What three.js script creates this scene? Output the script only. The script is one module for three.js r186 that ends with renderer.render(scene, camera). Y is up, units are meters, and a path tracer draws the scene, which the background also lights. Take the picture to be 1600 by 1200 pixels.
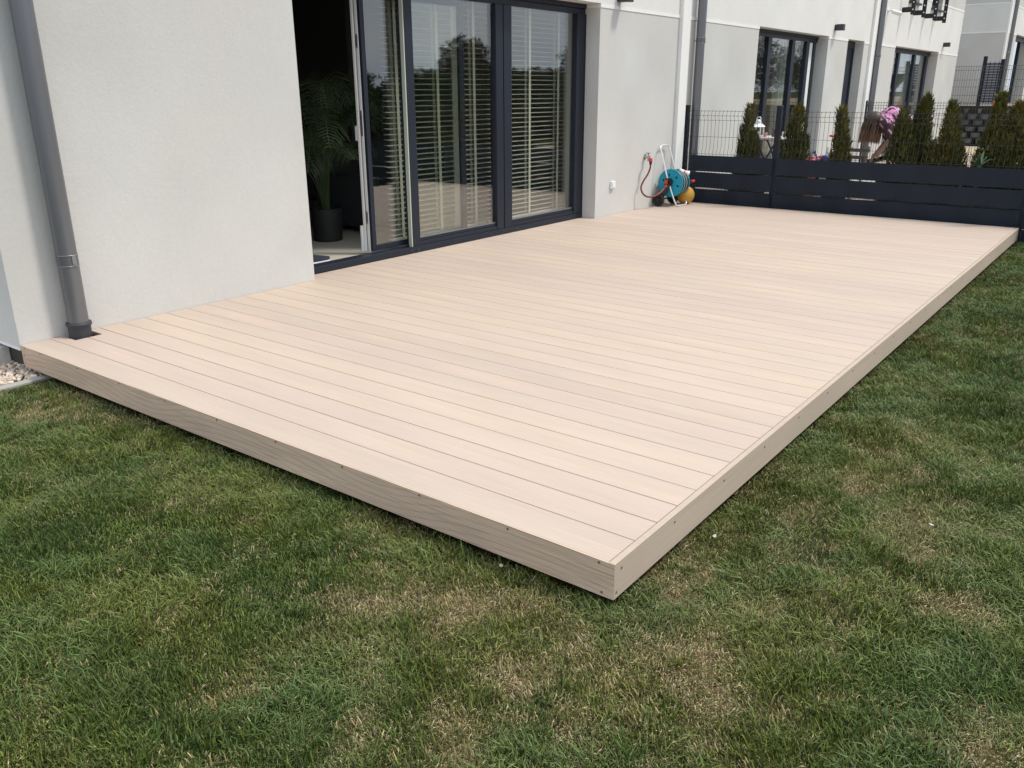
import * as THREE from 'three';
import { mergeGeometries, toCreasedNormals } from 'three/addons/utils/BufferGeometryUtils.js';
import { RoundedBoxGeometry } from 'three/addons/geometries/RoundedBoxGeometry.js';
import { MarchingCubes } from 'three/addons/objects/MarchingCubes.js';

// ------------------------------------------------------------ camera
const scene = new THREE.Scene();
const camera = new THREE.PerspectiveCamera(2 * Math.atan(600 / 1309.117) * 180 / Math.PI, 4 / 3, 0.05, 900);
{
  const yaw = 0.919746, pitch = 0.336621, roll = -0.004135;
  const f = new THREE.Vector3(Math.sin(yaw) * Math.cos(pitch), -Math.sin(pitch), -Math.cos(yaw) * Math.cos(pitch));
  const r = new THREE.Vector3(Math.cos(yaw), 0, Math.sin(yaw)), u = r.clone().cross(f);
  const r2 = r.clone().multiplyScalar(Math.cos(roll)).addScaledVector(u, Math.sin(roll));
  const u2 = u.clone().multiplyScalar(Math.cos(roll)).addScaledVector(r, -Math.sin(roll));
  camera.position.set(-1.96505, 1.36879, 5.05298);
  camera.quaternion.setFromRotationMatrix(new THREE.Matrix4().makeBasis(r2, u2, f.clone().negate()));
}
scene.add(camera);
const renderer = new THREE.WebGLRenderer({ antialias: true });
renderer.setSize(1024, 768);
renderer.toneMapping = THREE.LinearToneMapping;
renderer.toneMappingExposure = 1.46;
renderer.shadowMap.enabled = true;

// ------------------------------------------------------------ noise
function hash(x, y, s) { let h = (x * 374761393 + y * 668265263 + s * 974634777) | 0; h = Math.imul(h ^ (h >>> 13), 1274126177); h ^= h >>> 16; return (h >>> 0) / 4294967296; }
function vnoise(x, y, s = 0, px = 0, py = 0) {
  const xi = Math.floor(x), yi = Math.floor(y), fx = x - xi, fy = y - yi;
  const w = (v, p) => p ? ((v % p) + p) % p : v;
  const u = fx * fx * (3 - 2 * fx), v = fy * fy * (3 - 2 * fy);
  const a = hash(w(xi, px), w(yi, py), s), b = hash(w(xi + 1, px), w(yi, py), s), c = hash(w(xi, px), w(yi + 1, py), s), d = hash(w(xi + 1, px), w(yi + 1, py), s);
  return (a + (b - a) * u) * (1 - v) + (c + (d - c) * u) * v;
}
function fbm(x, y, o = 4, s = 0, px = 0, py = 0) { let t = 0, a = 0.5, n = 0; for (let i = 0; i < o; i++) { t += a * vnoise(x, y, s + i, px, py); n += a; a *= 0.5; x *= 2; y *= 2; px *= 2; py *= 2; } return t / n; }
function rng(seed) { let a = seed >>> 0; return () => { a = (a + 0x6D2B79F5) | 0; let t = Math.imul(a ^ (a >>> 15), 1 | a); t = (t + Math.imul(t ^ (t >>> 7), 61 | t)) ^ t; return ((t ^ (t >>> 14)) >>> 0) / 4294967296; }; }
const clamp = (v, a = 0, b = 1) => Math.min(b, Math.max(a, v));
const sstep = (a, b, v) => { const t = clamp((v - a) / (b - a)); return t * t * (3 - 2 * t); };

// ------------------------------------------------------------ sky and sun
const sunDir = new THREE.Vector3(0.30, 0.82, 0.42).normalize();
{
  const W = 512, H = 256, data = new Float32Array(W * H * 4);
  for (let j = 0; j < H; j++) for (let i = 0; i < W; i++) {
    const el = ((j + 0.5) / H - 0.5) * Math.PI, az = ((i + 0.5) / W) * 2 * Math.PI;
    const d = [Math.cos(el) * Math.cos(az), Math.sin(el), Math.cos(el) * Math.sin(az)];
    const up = Math.max(0, d[1]);
    const px = d[0] / (0.25 + up) * 1.1, pz = d[2] / (0.25 + up) * 1.1;
    const cl = fbm(px * 1.4 + 20, pz * 1.4 + 20, 5, 3);
    let L = 0.62 + 0.42 * up + 0.30 * (cl - 0.5);
    L *= 1.0;
    const k = sstep(0.35, 0.62, cl), o = (j * W + i) * 4;
    data[o] = L * (0.745 + 0.14 * k); data[o + 1] = L * (0.885 + 0.05 * k); data[o + 2] = L * (1.04 - 0.03 * k); data[o + 3] = 1;
  }
  const sky = new THREE.DataTexture(data, W, H, THREE.RGBAFormat, THREE.FloatType);
  sky.mapping = THREE.EquirectangularReflectionMapping; sky.magFilter = THREE.LinearFilter; sky.needsUpdate = true;
  scene.background = sky; scene.environment = sky;
  scene.backgroundIntensity = 1.0; scene.environmentIntensity = 1.0;
}
const sun = new THREE.DirectionalLight(new THREE.Color(1.0, 0.94, 0.83), 1.9);
sun.position.copy(sunDir).multiplyScalar(40).add(new THREE.Vector3(5, 0, 2)); sun.target.position.set(5, 0, 2);
sun.castShadow = true; sun.shadow.radius = 16;
Object.assign(sun.shadow.camera, { left: -30, right: 30, top: 30, bottom: -30, near: 1, far: 90 });
sun.shadow.mapSize.set(2048, 2048);
scene.add(sun, sun.target);

// ------------------------------------------------------------ helpers
const taken = new Map();
function numbered(name) { const n = taken.get(name) ?? 0; taken.set(name, n + 1); return n ? `${name}_${String(n).padStart(3, '0')}` : name; }
function put(o, name, parent = scene) { o.name = numbered(name); parent.add(o); o.traverse(c => { if (c.isMesh) { c.castShadow = c.receiveShadow = true; } }); return o; }
function thing(name, label, category, group, pos = [0, 0, 0]) {
  const g = new THREE.Group(); put(g, name); g.position.set(...pos);
  g.userData = { label, category }; if (group) g.userData.group = group; return g;
}
function tag(o, label, category, group) { o.userData = { label, category }; if (group) o.userData.group = group; return o; }
function mesh(name, geos, mat, parent = scene) {
  const list = (Array.isArray(geos) ? geos : [geos]).map(g => { g = g.index ? g.toNonIndexed() : g; for (const k of Object.keys(g.attributes)) if (!['position', 'normal', 'uv', 'color'].includes(k)) g.deleteAttribute(k); if (!g.attributes.normal) g.computeVertexNormals(); return g; });
  const hasUv = list.every(g => g.attributes.uv), hasC = list.every(g => g.attributes.color);
  for (const g of list) { if (!hasUv) g.deleteAttribute('uv'); if (!hasC) g.deleteAttribute('color'); }
  return put(new THREE.Mesh(list.length > 1 ? mergeGeometries(list) : list[0], mat), name, parent);
}
function structure(o) { o.userData.kind = 'structure'; return o; }
function stuff(o) { o.userData.kind = 'stuff'; return o; }
// uv in metres from the position, by the face's dominant direction; du, dv shift the pattern
function uvm(g, du = 0, dv = 0, swap = false) {
  g = g.index ? g.toNonIndexed() : g; if (!g.attributes.normal) g.computeVertexNormals();
  const p = g.attributes.position, n = p.count, uv = new Float32Array(n * 2), a = new THREE.Vector3(), b = new THREE.Vector3(), c = new THREE.Vector3();
  for (let i = 0; i < n; i += 3) {
    a.fromBufferAttribute(p, i); b.fromBufferAttribute(p, i + 1); c.fromBufferAttribute(p, i + 2);
    const nn = b.clone().sub(a).cross(c.clone().sub(a)); const ax = Math.abs(nn.x), ay = Math.abs(nn.y), az = Math.abs(nn.z);
    for (const [k, v] of [[i, a], [i + 1, b], [i + 2, c]]) {
      let s, t; if (ay >= ax && ay >= az) { s = v.z; t = v.x; } else if (ax >= az) { s = v.z; t = v.y; } else { s = v.x; t = v.y; }
      if (swap) [s, t] = [t, s];
      uv[k * 2] = s + du; uv[k * 2 + 1] = t + dv;
    }
  }
  g.setAttribute('uv', new THREE.BufferAttribute(uv, 2)); return g;
}
// box from corner to corner
function bx(x0, x1, y0, y1, z0, z1) { const g = new THREE.BoxGeometry(Math.abs(x1 - x0), Math.abs(y1 - y0), Math.abs(z1 - z0)); g.translate((x0 + x1) / 2, (y0 + y1) / 2, (z0 + z1) / 2); return uvm(g); }
function rbx(x0, x1, y0, y1, z0, z1, r = 0.004) { const w = Math.abs(x1 - x0), h = Math.abs(y1 - y0), d = Math.abs(z1 - z0); const g = new RoundedBoxGeometry(w, h, d, 2, Math.min(r, w / 2.2, h / 2.2, d / 2.2)); g.translate((x0 + x1) / 2, (y0 + y1) / 2, (z0 + z1) / 2); return uvm(g); }
const V = (x, y, z) => new THREE.Vector3(x, y, z);
function tube(pts, r, seg = 24, rad = 8, closed = false) { return new THREE.TubeGeometry(new THREE.CatmullRomCurve3(pts.map(p => V(...p)), closed, 'centripetal'), seg, r, rad, closed); }
function rod(a, b, r, rad = 8, r2 = r) { const A = V(...a), B = V(...b), d = B.clone().sub(A), g = new THREE.CylinderGeometry(r2, r, d.length(), rad); g.applyQuaternion(new THREE.Quaternion().setFromUnitVectors(V(0, 1, 0), d.clone().normalize())); g.translate(...A.clone().add(B).multiplyScalar(0.5).toArray()); return g; }
function bar(a, b, w, h) { const A = V(...a), B = V(...b), d = B.clone().sub(A), g = new THREE.BoxGeometry(w, d.length(), h); g.applyQuaternion(new THREE.Quaternion().setFromUnitVectors(V(0, 1, 0), d.clone().normalize())); g.translate(...A.clone().add(B).multiplyScalar(0.5).toArray()); return g; }
function xcyl(x0, x1, y, z, r, seg = 32, r2 = r) { const g = new THREE.CylinderGeometry(r2, r, Math.abs(x1 - x0), seg); g.rotateZ(-Math.PI / 2); g.translate((x0 + x1) / 2, y, z); return g; }
function tri(positions) { const g = new THREE.BufferGeometry(); g.setAttribute('position', new THREE.Float32BufferAttribute(positions, 3)); g.computeVertexNormals(); return g; }

// ------------------------------------------------------------ textures and materials
function tex(W, H, fn, repU = 1, repV = 1, srgb = true) {
  const d = new Uint8Array(W * H * 4);
  for (let j = 0; j < H; j++) for (let i = 0; i < W; i++) { const c = fn(i / W, j / H, i, j), o = (j * W + i) * 4; const q = v => clamp(Math.round(v * 255), 0, 255); if (Array.isArray(c)) { d[o] = q(c[0]); d[o + 1] = q(c[1]); d[o + 2] = q(c[2]); } else d[o] = d[o + 1] = d[o + 2] = q(c); d[o + 3] = 255; }
  const t = new THREE.DataTexture(d, W, H, THREE.RGBAFormat); t.wrapS = t.wrapT = THREE.RepeatWrapping; t.magFilter = THREE.LinearFilter; t.minFilter = THREE.LinearMipmapLinearFilter; t.generateMipmaps = true;
  if (srgb) t.colorSpace = THREE.SRGBColorSpace; t.repeat.set(repU, repV); t.needsUpdate = true; return t;
}
const lin = (r, g, b) => new THREE.Color().setRGB(r, g, b);
const mat = (c, roughness = 0.8, o = {}) => new THREE.MeshPhysicalMaterial({ color: Array.isArray(c) ? lin(...c) : c, roughness, ...o });

const stuccoBump = tex(512, 512, (u, v) => { const n = fbm(u * 42, v * 42, 3, 11, 42, 42); const p = vnoise(u * 110, v * 110, 5, 110, 110); return 0.55 * n + 0.45 * p; }, 1 / 0.62, 1 / 0.62, false);
const stuccoTone = tex(512, 512, (u, v) => { const n = fbm(u * 4, v * 4, 5, 21, 4, 4), m = fbm(u * 3 + 7, v * 3 + 3, 3, 31, 3, 3), g = vnoise(u * 170, v * 170, 9, 170, 170); const k = 0.955 + 0.065 * (n - 0.5) + 0.018 * (g - 0.5); return [k + 0.02 * (m - 0.5), k, k - 0.02 * (m - 0.5)]; }, 1 / 2.3, 1 / 2.3);
const stucco = (c) => mat(c, 0.93, { map: stuccoTone, bumpMap: stuccoBump, bumpScale: 0.0009, specularIntensity: 0.35 });
const M = {
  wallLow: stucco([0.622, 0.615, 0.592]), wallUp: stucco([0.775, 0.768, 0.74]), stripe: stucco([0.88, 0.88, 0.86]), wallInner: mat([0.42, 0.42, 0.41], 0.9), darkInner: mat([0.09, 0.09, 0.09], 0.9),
  frame: mat([0.016, 0.020, 0.032], 0.45, { specularIntensity: 0.6 }), white: mat([0.78, 0.79, 0.78], 0.4), gasket: mat([0.012, 0.012, 0.012], 0.7), steel: mat([0.55, 0.55, 0.55], 0.3, { metalness: 0.9 }),
  glass: mat([0.92, 0.935, 0.91], 0.0, { transmission: 1, thickness: 0, ior: 1.95 }),
  zinc: mat([0.19, 0.193, 0.205], 0.38, { metalness: 0.6 }), zincDark: mat([0.035, 0.038, 0.046], 0.5), galv: mat([0.30, 0.31, 0.33], 0.35, { metalness: 0.7 }),
  fence: mat([0.011, 0.015, 0.024], 0.55, { specularIntensity: 0.6 }), strip: mat([0.0125, 0.0175, 0.029], 0.55, { specularIntensity: 0.5, bumpMap: tex(256, 64, (u, v) => vnoise(u * 80, v * 8, 4, 80, 8), 1 / 0.6, 1 / 0.2, false), bumpScale: 0.0006 }), wire: mat([0.03, 0.034, 0.042], 0.5),
  black: mat([0.012, 0.012, 0.013], 0.55), rubber: mat([0.014, 0.014, 0.015], 0.75), teal: mat([0.0, 0.27, 0.38], 0.35), red: mat([0.66, 0.035, 0.03], 0.4), alu: mat([0.82, 0.82, 0.81], 0.35, { metalness: 0.5 }),
  blind: mat([0.66, 0.655, 0.60], 0.55), tape: mat([0.70, 0.69, 0.60], 0.85), floor: mat([0.52, 0.48, 0.42], 0.45), curtain: mat([0.62, 0.68, 0.68], 0.9, { transmission: 0.35, thickness: 0, side: THREE.DoubleSide }),
  concrete: mat([0.44, 0.43, 0.40], 0.9, { bumpMap: stuccoBump, bumpScale: 0.002 }), soil: mat([0.24, 0.19, 0.13], 1, { bumpMap: stuccoBump, bumpScale: 0.006 }),
};

// composite-wood textures: u runs along the board (metres / 2), v across (metres / 0.3)
const grainTop = tex(1024, 256, (u, v) => {
  const s = fbm(u * 5, v * 60, 4, 41, 5, 60), b = fbm(u * 3, v * 5, 3, 51, 3, 5), f = vnoise(u * 40, v * 128, 61, 40, 128), streak = sstep(0.62, 0.85, fbm(u * 4, v * 40, 3, 81, 4, 40));
  const k = 0.955 + 0.035 * (s - 0.5) + 0.05 * (b - 0.5) + 0.02 * (f - 0.5) - 0.035 * streak, w = fbm(u * 4 + 9, v * 3, 3, 71, 4, 3) - 0.5;
  return [k + 0.012 * w, k, k - 0.03 * w];
}, 1 / 2, 1 / 0.3);
const grainSide = tex(1024, 256, (u, v) => {
  const bend = fbm(u * 2, v * 1, 2, 141, 2, 1) * 1.6, q = (v * 11 + bend * 4.2 + 0.25 * fbm(u * 8, v * 20, 2, 145, 8, 20)), ring = Math.abs(((q % 1) + 1) % 1 - 0.5) * 2;
  const fine = fbm(u * 10, v * 90, 3, 151, 10, 90), b = fbm(u * 4, v * 3, 3, 161, 4, 3);
  const k = 0.91 - 0.06 * sstep(0.55, 0.98, ring) - 0.075 * sstep(0.5, 0.8, fine) + 0.11 * (b - 0.5);
  return [k, k * (0.995 + 0.01 * b), k * (0.985 + 0.04 * (fine - 0.5))];
}, 1 / 1.6, 1 / 0.3);
const grainBump = tex(1024, 256, (u, v) => fbm(u * 8, v * 90, 3, 171, 8, 90), 1 / 2, 1 / 0.3, false);
const boardTints = [[0.580, 0.462, 0.380], [0.560, 0.450, 0.374], [0.585, 0.468, 0.382], [0.572, 0.452, 0.378], [0.552, 0.444, 0.366], [0.582, 0.469, 0.376], [0.565, 0.449, 0.376]];
const boardMats = boardTints.map(c => mat(c, 0.62, { map: grainTop, bumpMap: grainBump, bumpScale: 0.0006, specularIntensity: 0.6 }));
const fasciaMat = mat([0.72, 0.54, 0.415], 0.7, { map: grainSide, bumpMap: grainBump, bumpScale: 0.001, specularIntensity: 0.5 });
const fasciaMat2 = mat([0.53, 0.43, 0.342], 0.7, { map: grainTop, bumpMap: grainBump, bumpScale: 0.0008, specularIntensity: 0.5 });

// ------------------------------------------------------------ ground
const GY = -0.175;
const dryDisks = [[-0.36, 3.31, 0.20, 0.55], [-0.30, 3.62, 0.19, 0.8], [-0.33, 3.98, 0.24, 0.9], [0.16, 3.97, 0.16, 0.9], [-0.93, 3.27, 0.14, 0.6], [-0.62, 3.41, 0.15, 0.6], [-0.16, 0.78, 0.22, 0.5], [-0.10, 1.08, 0.14, 0.5], [1.01, 4.6, 0.13, 0.6], [0.65, 4.78, 0.10, 0.6], [0.44, 4.08, 0.16, 0.5], [1.25, 4.36, 0.30, 0.55], [0.09, 4.99, 0.12, 0.8], [-0.73, 4.0, 0.3, 0.6], [0.85, 4.15, 0.25, 0.5], [-0.1, 4.25, 0.25, 0.6], [1.8, 4.25, 0.3, 0.4], [0.3, 4.4, 0.2, 0.45], [-0.05, 2.95, 0.12, 0.4]];
function dryness(x, z) {
  let d = 0; for (const [a, b, r, k] of dryDisks) { const q = Math.hypot(x - a, z - b) / r; d = Math.max(d, k * Math.exp(-q * q)); }
  const n = fbm(x * 3.2 + 40, z * 3.2 + 17, 4, 301), m = fbm(x * 11 + 5, z * 11 + 9, 3, 311), p = fbm(x * 26 + 2, z * 26 + 7, 2, 317);
  return clamp(d * (0.15 + 1.9 * sstep(0.3, 0.75, m)) + sstep(0.62, 0.84, n) * 0.30 * (0.4 + m) + sstep(0.66, 0.86, p) * 0.28);
}
const lushness = (x, z) => fbm(x * 2.1 + 3, z * 2.1 + 8, 4, 331) * 0.45 + fbm(x * 9.5, z * 9.5, 3, 341) * 0.55;
{
  const groundTex = tex(512, 512, (u, v) => { const n = fbm(u * 40, v * 40, 3, 201, 40, 40), p = vnoise(u * 128, v * 128, 211, 128, 128), k = 0.62 + 0.5 * (n - 0.5) + 0.35 * (p - 0.5); return [k, k * 0.98, k * 0.9]; }, 1 / 0.8, 1 / 0.8);
  // one sheet, fine near the camera and coarse to the horizon
  const xs = [], zs = []; for (let i = 0; i <= 120; i++) { xs.push(-4 + i * 0.11); zs.push(-1 + i * 0.085); }
  for (const q of [12, 18, 30, 60, 120, 300, 600]) xs.push(q); for (const q of [-6, -12, -30, -80, -200, -600]) xs.unshift(q);
  for (const q of [12, 18, 30, 60, 120, 300, 600]) zs.push(q); for (const q of [-4, -10, -25, -80, -200, -600]) zs.unshift(q);
  const pos = [], col = [], uv = [], idx = [];
  zs.forEach((z, j) => xs.forEach((x, i) => {
    const d = dryness(x, z), l = lushness(x, z), fine = x > -4.2 && x < 10 && z > -1.2 && z < 9.5;
    pos.push(x, GY + (fine ? 0.012 * (fbm(x * 2, z * 2, 2, 351) - 0.5) : 0), z); uv.push(x, z);
    const g = [0.066, 0.085, 0.028], s = [0.34, 0.275, 0.160], k = 0.10 + 0.8 * d; col.push(...g.map((q, a) => (q + (s[a] - q) * k) * (0.75 + 0.5 * l) * 1.15));
  }));
  const n = xs.length; for (let j = 0; j + 1 < zs.length; j++) for (let i = 0; i + 1 < n; i++) { const a = j * n + i, b = a + 1, c = a + n, d = c + 1; idx.push(a, c, b, b, c, d); }
  const g = new THREE.BufferGeometry(); g.setAttribute('position', new THREE.Float32BufferAttribute(pos, 3)); g.setAttribute('color', new THREE.Float32BufferAttribute(col, 3)); g.setAttribute('uv', new THREE.Float32BufferAttribute(uv, 2)); g.setIndex(idx); g.computeVertexNormals();
  structure(put(new THREE.Mesh(g, mat([1, 1, 1], 1, { vertexColors: true, map: groundTex, bumpMap: stuccoBump, bumpScale: 0.01, specularIntensity: 0.1 })), 'ground'));
  // the neighbours' gardens: sandy soil and a paved terrace
  structure(mesh('garden_soil', bx(8.42, 24.6, GY - 0.1, -0.13, 0.004, 9), mat([0.40, 0.33, 0.25], 1, { bumpMap: stuccoBump, bumpScale: 0.01 })));
  const pv = thing('paved_terrace', 'grey concrete paving in the garden behind the dark strip fence', 'paving'); pv.userData = { kind: 'structure' };
  const pm = [mat([0.36, 0.35, 0.33], 0.9), mat([0.33, 0.325, 0.31], 0.9), mat([0.39, 0.375, 0.35], 0.9)];
  for (let i = 0; i < 9; i++) for (let j = 0; j < 3; j++) mesh('paving_slab', rbx(9.7 + i * 0.5, 10.192 + i * 0.5, -0.125, 0.0, 0.01 + j * 0.5, 0.502 + j * 0.5, 0.004), pm[(i * 7 + j * 3) % 3], pv);
}

// ------------------------------------------------------------ houses
function terraceDoor(parent, o) {        // a glazed door or window in an opening x0..x1, up to yTop, with posts and panes
  const { x0, x1, yTop, posts, panes, zf = -0.165, head = 0.1, sill = 0.055, rail = 0.065 } = o;
  const d = new THREE.Group(); put(d, 'terrace_door', parent);
  mesh('sill', rbx(x0 + 0.002, x1 - 0.002, 0.001, sill, zf - 0.12, zf, 0.003), M.frame, d);
  mesh('head_frame', [rbx(x0 + 0.002, x1 - 0.002, yTop - head * 0.45, yTop - 0.002, zf - 0.09, zf - 0.004, 0.003), rbx(x0 + 0.002, x1 - 0.002, yTop - head, yTop - head * 0.45 - 0.002, zf - 0.088, zf - 0.018, 0.003)], M.frame, d);
  for (const [a, b] of posts) mesh('post', rbx(a, b, sill + 0.001, yTop - head - 0.001, zf - 0.085, zf - 0.006, 0.004), M.frame, d);
  for (const [a, b] of panes) {
    mesh('bottom_rail', [rbx(a + 0.001, b - 0.001, sill + 0.001, sill + rail * 0.55, zf - 0.08, zf - 0.012, 0.003), rbx(a + 0.001, b - 0.001, sill + rail * 0.55 + 0.001, sill + rail, zf - 0.075, zf - 0.026, 0.003)], M.frame, d);
    mesh('glazing_bead', [bx(a + 0.001, b - 0.001, sill + rail, sill + rail + 0.009, zf - 0.05, zf - 0.03)], M.galv, d);
    for (const zz of [zf - 0.038, zf - 0.058]) mesh('glass_pane', uvm(new THREE.PlaneGeometry(b - a + 0.006, yTop - head - sill - rail + 0.01).translate((a + b) / 2, (yTop - head + sill + rail) / 2, zz)), M.glass, d);
  }
  return d;
}
const ROOF = 5.8, T = 0.45;
function house(name, label, x0, x1, openings, opt = {}) {
  const h = thing(name, label, 'house', null);
  const low = [], str = [], up = [], inner = [];
  let x = x0; const segs = []; for (const [a, b] of openings) { segs.push([x, a]); x = b; } segs.push([x, x1]);
  for (const [a, b] of segs) { low.push(bx(a, b, -0.02, 2.19, -T, 0)); str.push(bx(a, b, 2.19, 2.228, -T, 0.006)); }
  const uw = opt.upperWindows ?? [];
  up.push(bx(x0, x1, 2.23, uw.length ? 3.10 : 3.26, -T, 0));
  let ux = x0; const y0 = 3.10;
  if (uw.length) { for (const [a, b] of uw) { up.push(bx(ux, a, y0, 3.26, -T, 0)); ux = b; } up.push(bx(ux, x1, y0, 3.26, -T, 0)); }
  for (const g of low) mesh('lower_wall', g, M.wallLow, h); for (const g of str) mesh('cornice_band', g, M.stripe, h); for (const g of up) mesh('upper_wall', g, M.wallUp, h);
  ux = x0; const band = [], top = [];
  for (const [a, b] of [...uw, [x1, x1]]) { band.push(bx(ux, a, 3.26, 3.30, -T, 0.006)); top.push(bx(ux, a, 3.302, 5.0, -T, 0)); ux = b; }
  for (const g of band) mesh('upper_band', g, M.stripe, h); for (const g of [...top, bx(x0, x1, 5.0, ROOF, -T, 0)]) mesh('window_storey_wall', g, M.wallLow, h);
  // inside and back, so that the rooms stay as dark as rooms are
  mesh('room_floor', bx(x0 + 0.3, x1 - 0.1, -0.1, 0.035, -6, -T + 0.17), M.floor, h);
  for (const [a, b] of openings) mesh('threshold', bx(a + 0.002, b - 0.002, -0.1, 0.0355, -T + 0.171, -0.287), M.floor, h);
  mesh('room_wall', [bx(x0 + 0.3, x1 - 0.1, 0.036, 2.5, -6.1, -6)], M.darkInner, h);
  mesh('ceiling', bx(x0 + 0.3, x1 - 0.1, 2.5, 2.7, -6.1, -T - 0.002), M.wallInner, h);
  mesh('party_wall', bx(x1 - 0.099, x1 + (opt.pilaster ? 0 : 0), -0.02, ROOF, -9, -T - 0.001), M.wallLow, h);
  mesh('roof', bx(x0 - (opt.end ? 0.12 : 0), x1, ROOF, ROOF + 0.25, -9, 0.14), M.zincDark, h);
  return h;
}
// ---- our house
const h1 = house('terraced_house', 'pale stuccoed end house with the wide glazed door opening onto the beige deck', 0, 8.05, [[2.17, 6.224]], { end: true });
mesh('end_wall', bx(0, 0.299, -0.02, ROOF, -9, -T - 0.001), M.wallLow, h1);
mesh('drip_profile', [bx(-0.004, 0.012, -0.034, -0.0205, -9, -0.001)], M.white, h1);
mesh('plinth', [bx(0.05, 0.28, -0.6, -0.0345, -9, -0.06), bx(0.05, 8.05, -0.6, -0.021, -0.3, -0.059)], mat([0.10, 0.095, 0.085], 0.95), h1);
mesh('party_pilaster', bx(8.051, 8.258, GY - 0.1, ROOF, -0.3, 0.046), M.stripe, h1);
mesh('partition_wall', [bx(5.3, 5.4, 0.036, 2.499, -6, -2.9)], M.darkInner, h1);
{ // the big sliding terrace door
  const d = terraceDoor(h1, { x0: 2.17, x1: 6.224, yTop: 2.23, posts: [[3.45, 3.545], [4.665, 4.775], [4.787, 4.91], [6.055, 6.20]], panes: [[3.545, 4.665], [4.91, 6.055]], head: 0.1 });
  mesh('post_lining', [bx(3.436, 3.449, 0.057, 2.129, -0.212, -0.176)], mat([0.42, 0.46, 0.39], 0.5), d);
  mesh('post_lining', bx(6.201, 6.221, 0.057, 2.13, -0.27, -0.168), M.frame, d);
  // sliding leaf behind the fixed pane
  const L = 3.045, R = 4.31, zf = -0.262, zb = -0.345;
  for (const [a, b] of [[L, L + 0.045], [R - 0.07, R]]) mesh('leaf_stile', rbx(a, b, 0.062, 2.15, zf - 0.03, zf, 0.003), M.frame, d);
  for (const [a, b] of [[0.062, 0.112], [2.08, 2.15]]) mesh('leaf_rail', rbx(L + 0.046, R - 0.071, a, b, zf - 0.03, zf, 0.003), M.frame, d);
  mesh('leaf_edge', [rbx(L - 0.004, L + 0.05, 0.058, 2.15, zf - 0.062, zf - 0.031, 0.006), rbx(L - 0.012, L + 0.05, 0.058, 2.15, zf - 0.098, zf - 0.071, 0.006), rbx(R - 0.07, R, 0.06, 2.15, zf - 0.098, zf - 0.032, 0.004)], M.white, d);
  mesh('leaf_gasket', [bx(L + 0.002, L + 0.05, 0.06, 2.15, zf - 0.0705, zf - 0.0625)], M.gasket, d);
  for (const [a, b] of [[1.02, 1.22], [0.30, 0.40], [1.7, 1.8]]) mesh('lock_plate', bx(L - 0.0055, L, a, b, zf - 0.058, zf - 0.036), M.steel, d);
  mesh('door_handle', [rbx(L - 0.006, L + 0.03, 0.98, 1.10, zf - 0.13, zf - 0.099, 0.004), rbx(L + 0.002, L + 0.022, 0.98, 1.09, zf - 0.142, zf - 0.128, 0.005), rbx(L + 0.004, L + 0.02, 1.07, 1.09, zf - 0.127, zf - 0.131 + 0.002, 0.0008)], M.white, d);
  mesh('leaf_foot', bx(L - 0.03, L - 0.004, 0.056, 0.28, zf - 0.115, zf - 0.1), M.white, d);
  for (const zz of [zf - 0.012, zf - 0.024]) mesh('leaf_glass', uvm(new THREE.PlaneGeometry(R - L - 0.11, 1.97).translate((L + R) / 2 - 0.012, 1.096, zz)), M.glass, d);
  for (const q of [2.21, 3.42, 3.50, 4.55, 4.98, 5.95]) { const g = new THREE.CylinderGeometry(0.011, 0.013, 0.006, 16); g.rotateX(Math.PI / 2); g.translate(q, 0.024, -0.163); mesh('bolt', g, M.zincDark, d); }
}
// ---- next houses of the terrace
const h2 = house('terraced_house', 'second house of the row, with a lantern table before its window behind the fence', 8.259, 16.12, [[10.56, 13.66], [14.75, 15.76]]);
mesh('party_pilaster', bx(16.121, 16.38, GY - 0.1, ROOF, -0.3, 0.046), M.stripe, h2);
terraceDoor(h2, { x0: 10.56, x1: 13.66, yTop: 2.23, posts: [[10.562, 10.70], [11.40, 11.53], [12.43, 12.56], [13.11, 13.25], [13.45, 13.56]], panes: [[10.70, 11.40], [11.53, 12.43], [12.56, 13.11]] });
mesh('window_lining', bx(13.26, 13.44, 0.06, 2.12, -0.25, -0.19), M.white, h2);
{ const g = new THREE.Group(); put(g, 'side_door', h2); mesh('door_leaf', [rbx(14.83, 15.68, 0.02, 2.10, -0.215, -0.18, 0.004)], M.frame, g); mesh('door_frame', [bx(14.752, 14.829, 0, 2.229, -0.23, -0.165), bx(15.681, 15.758, 0, 2.229, -0.23, -0.165), bx(14.83, 15.68, 2.101, 2.229, -0.23, -0.165)], M.frame, g); mesh('door_handle', rbx(14.9, 15.02, 1.02, 1.04, -0.178, -0.15, 0.004), M.steel, g); }
const UW = [[18.62, 19.50], [20.68, 21.72]];
const h3 = house('terraced_house', 'third house of the row, with black brackets fixed under its upper windows', 16.381, 24.35, [[18.03, 22.08]], { upperWindows: UW });
terraceDoor(h3, { x0: 18.03, x1: 22.08, yTop: 2.23, posts: [[18.032, 18.2], [19.06, 19.22], [20.5, 20.66], [21.7, 21.9]], panes: [[18.2, 19.06], [19.22, 20.5], [20.66, 21.7]] });
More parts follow.
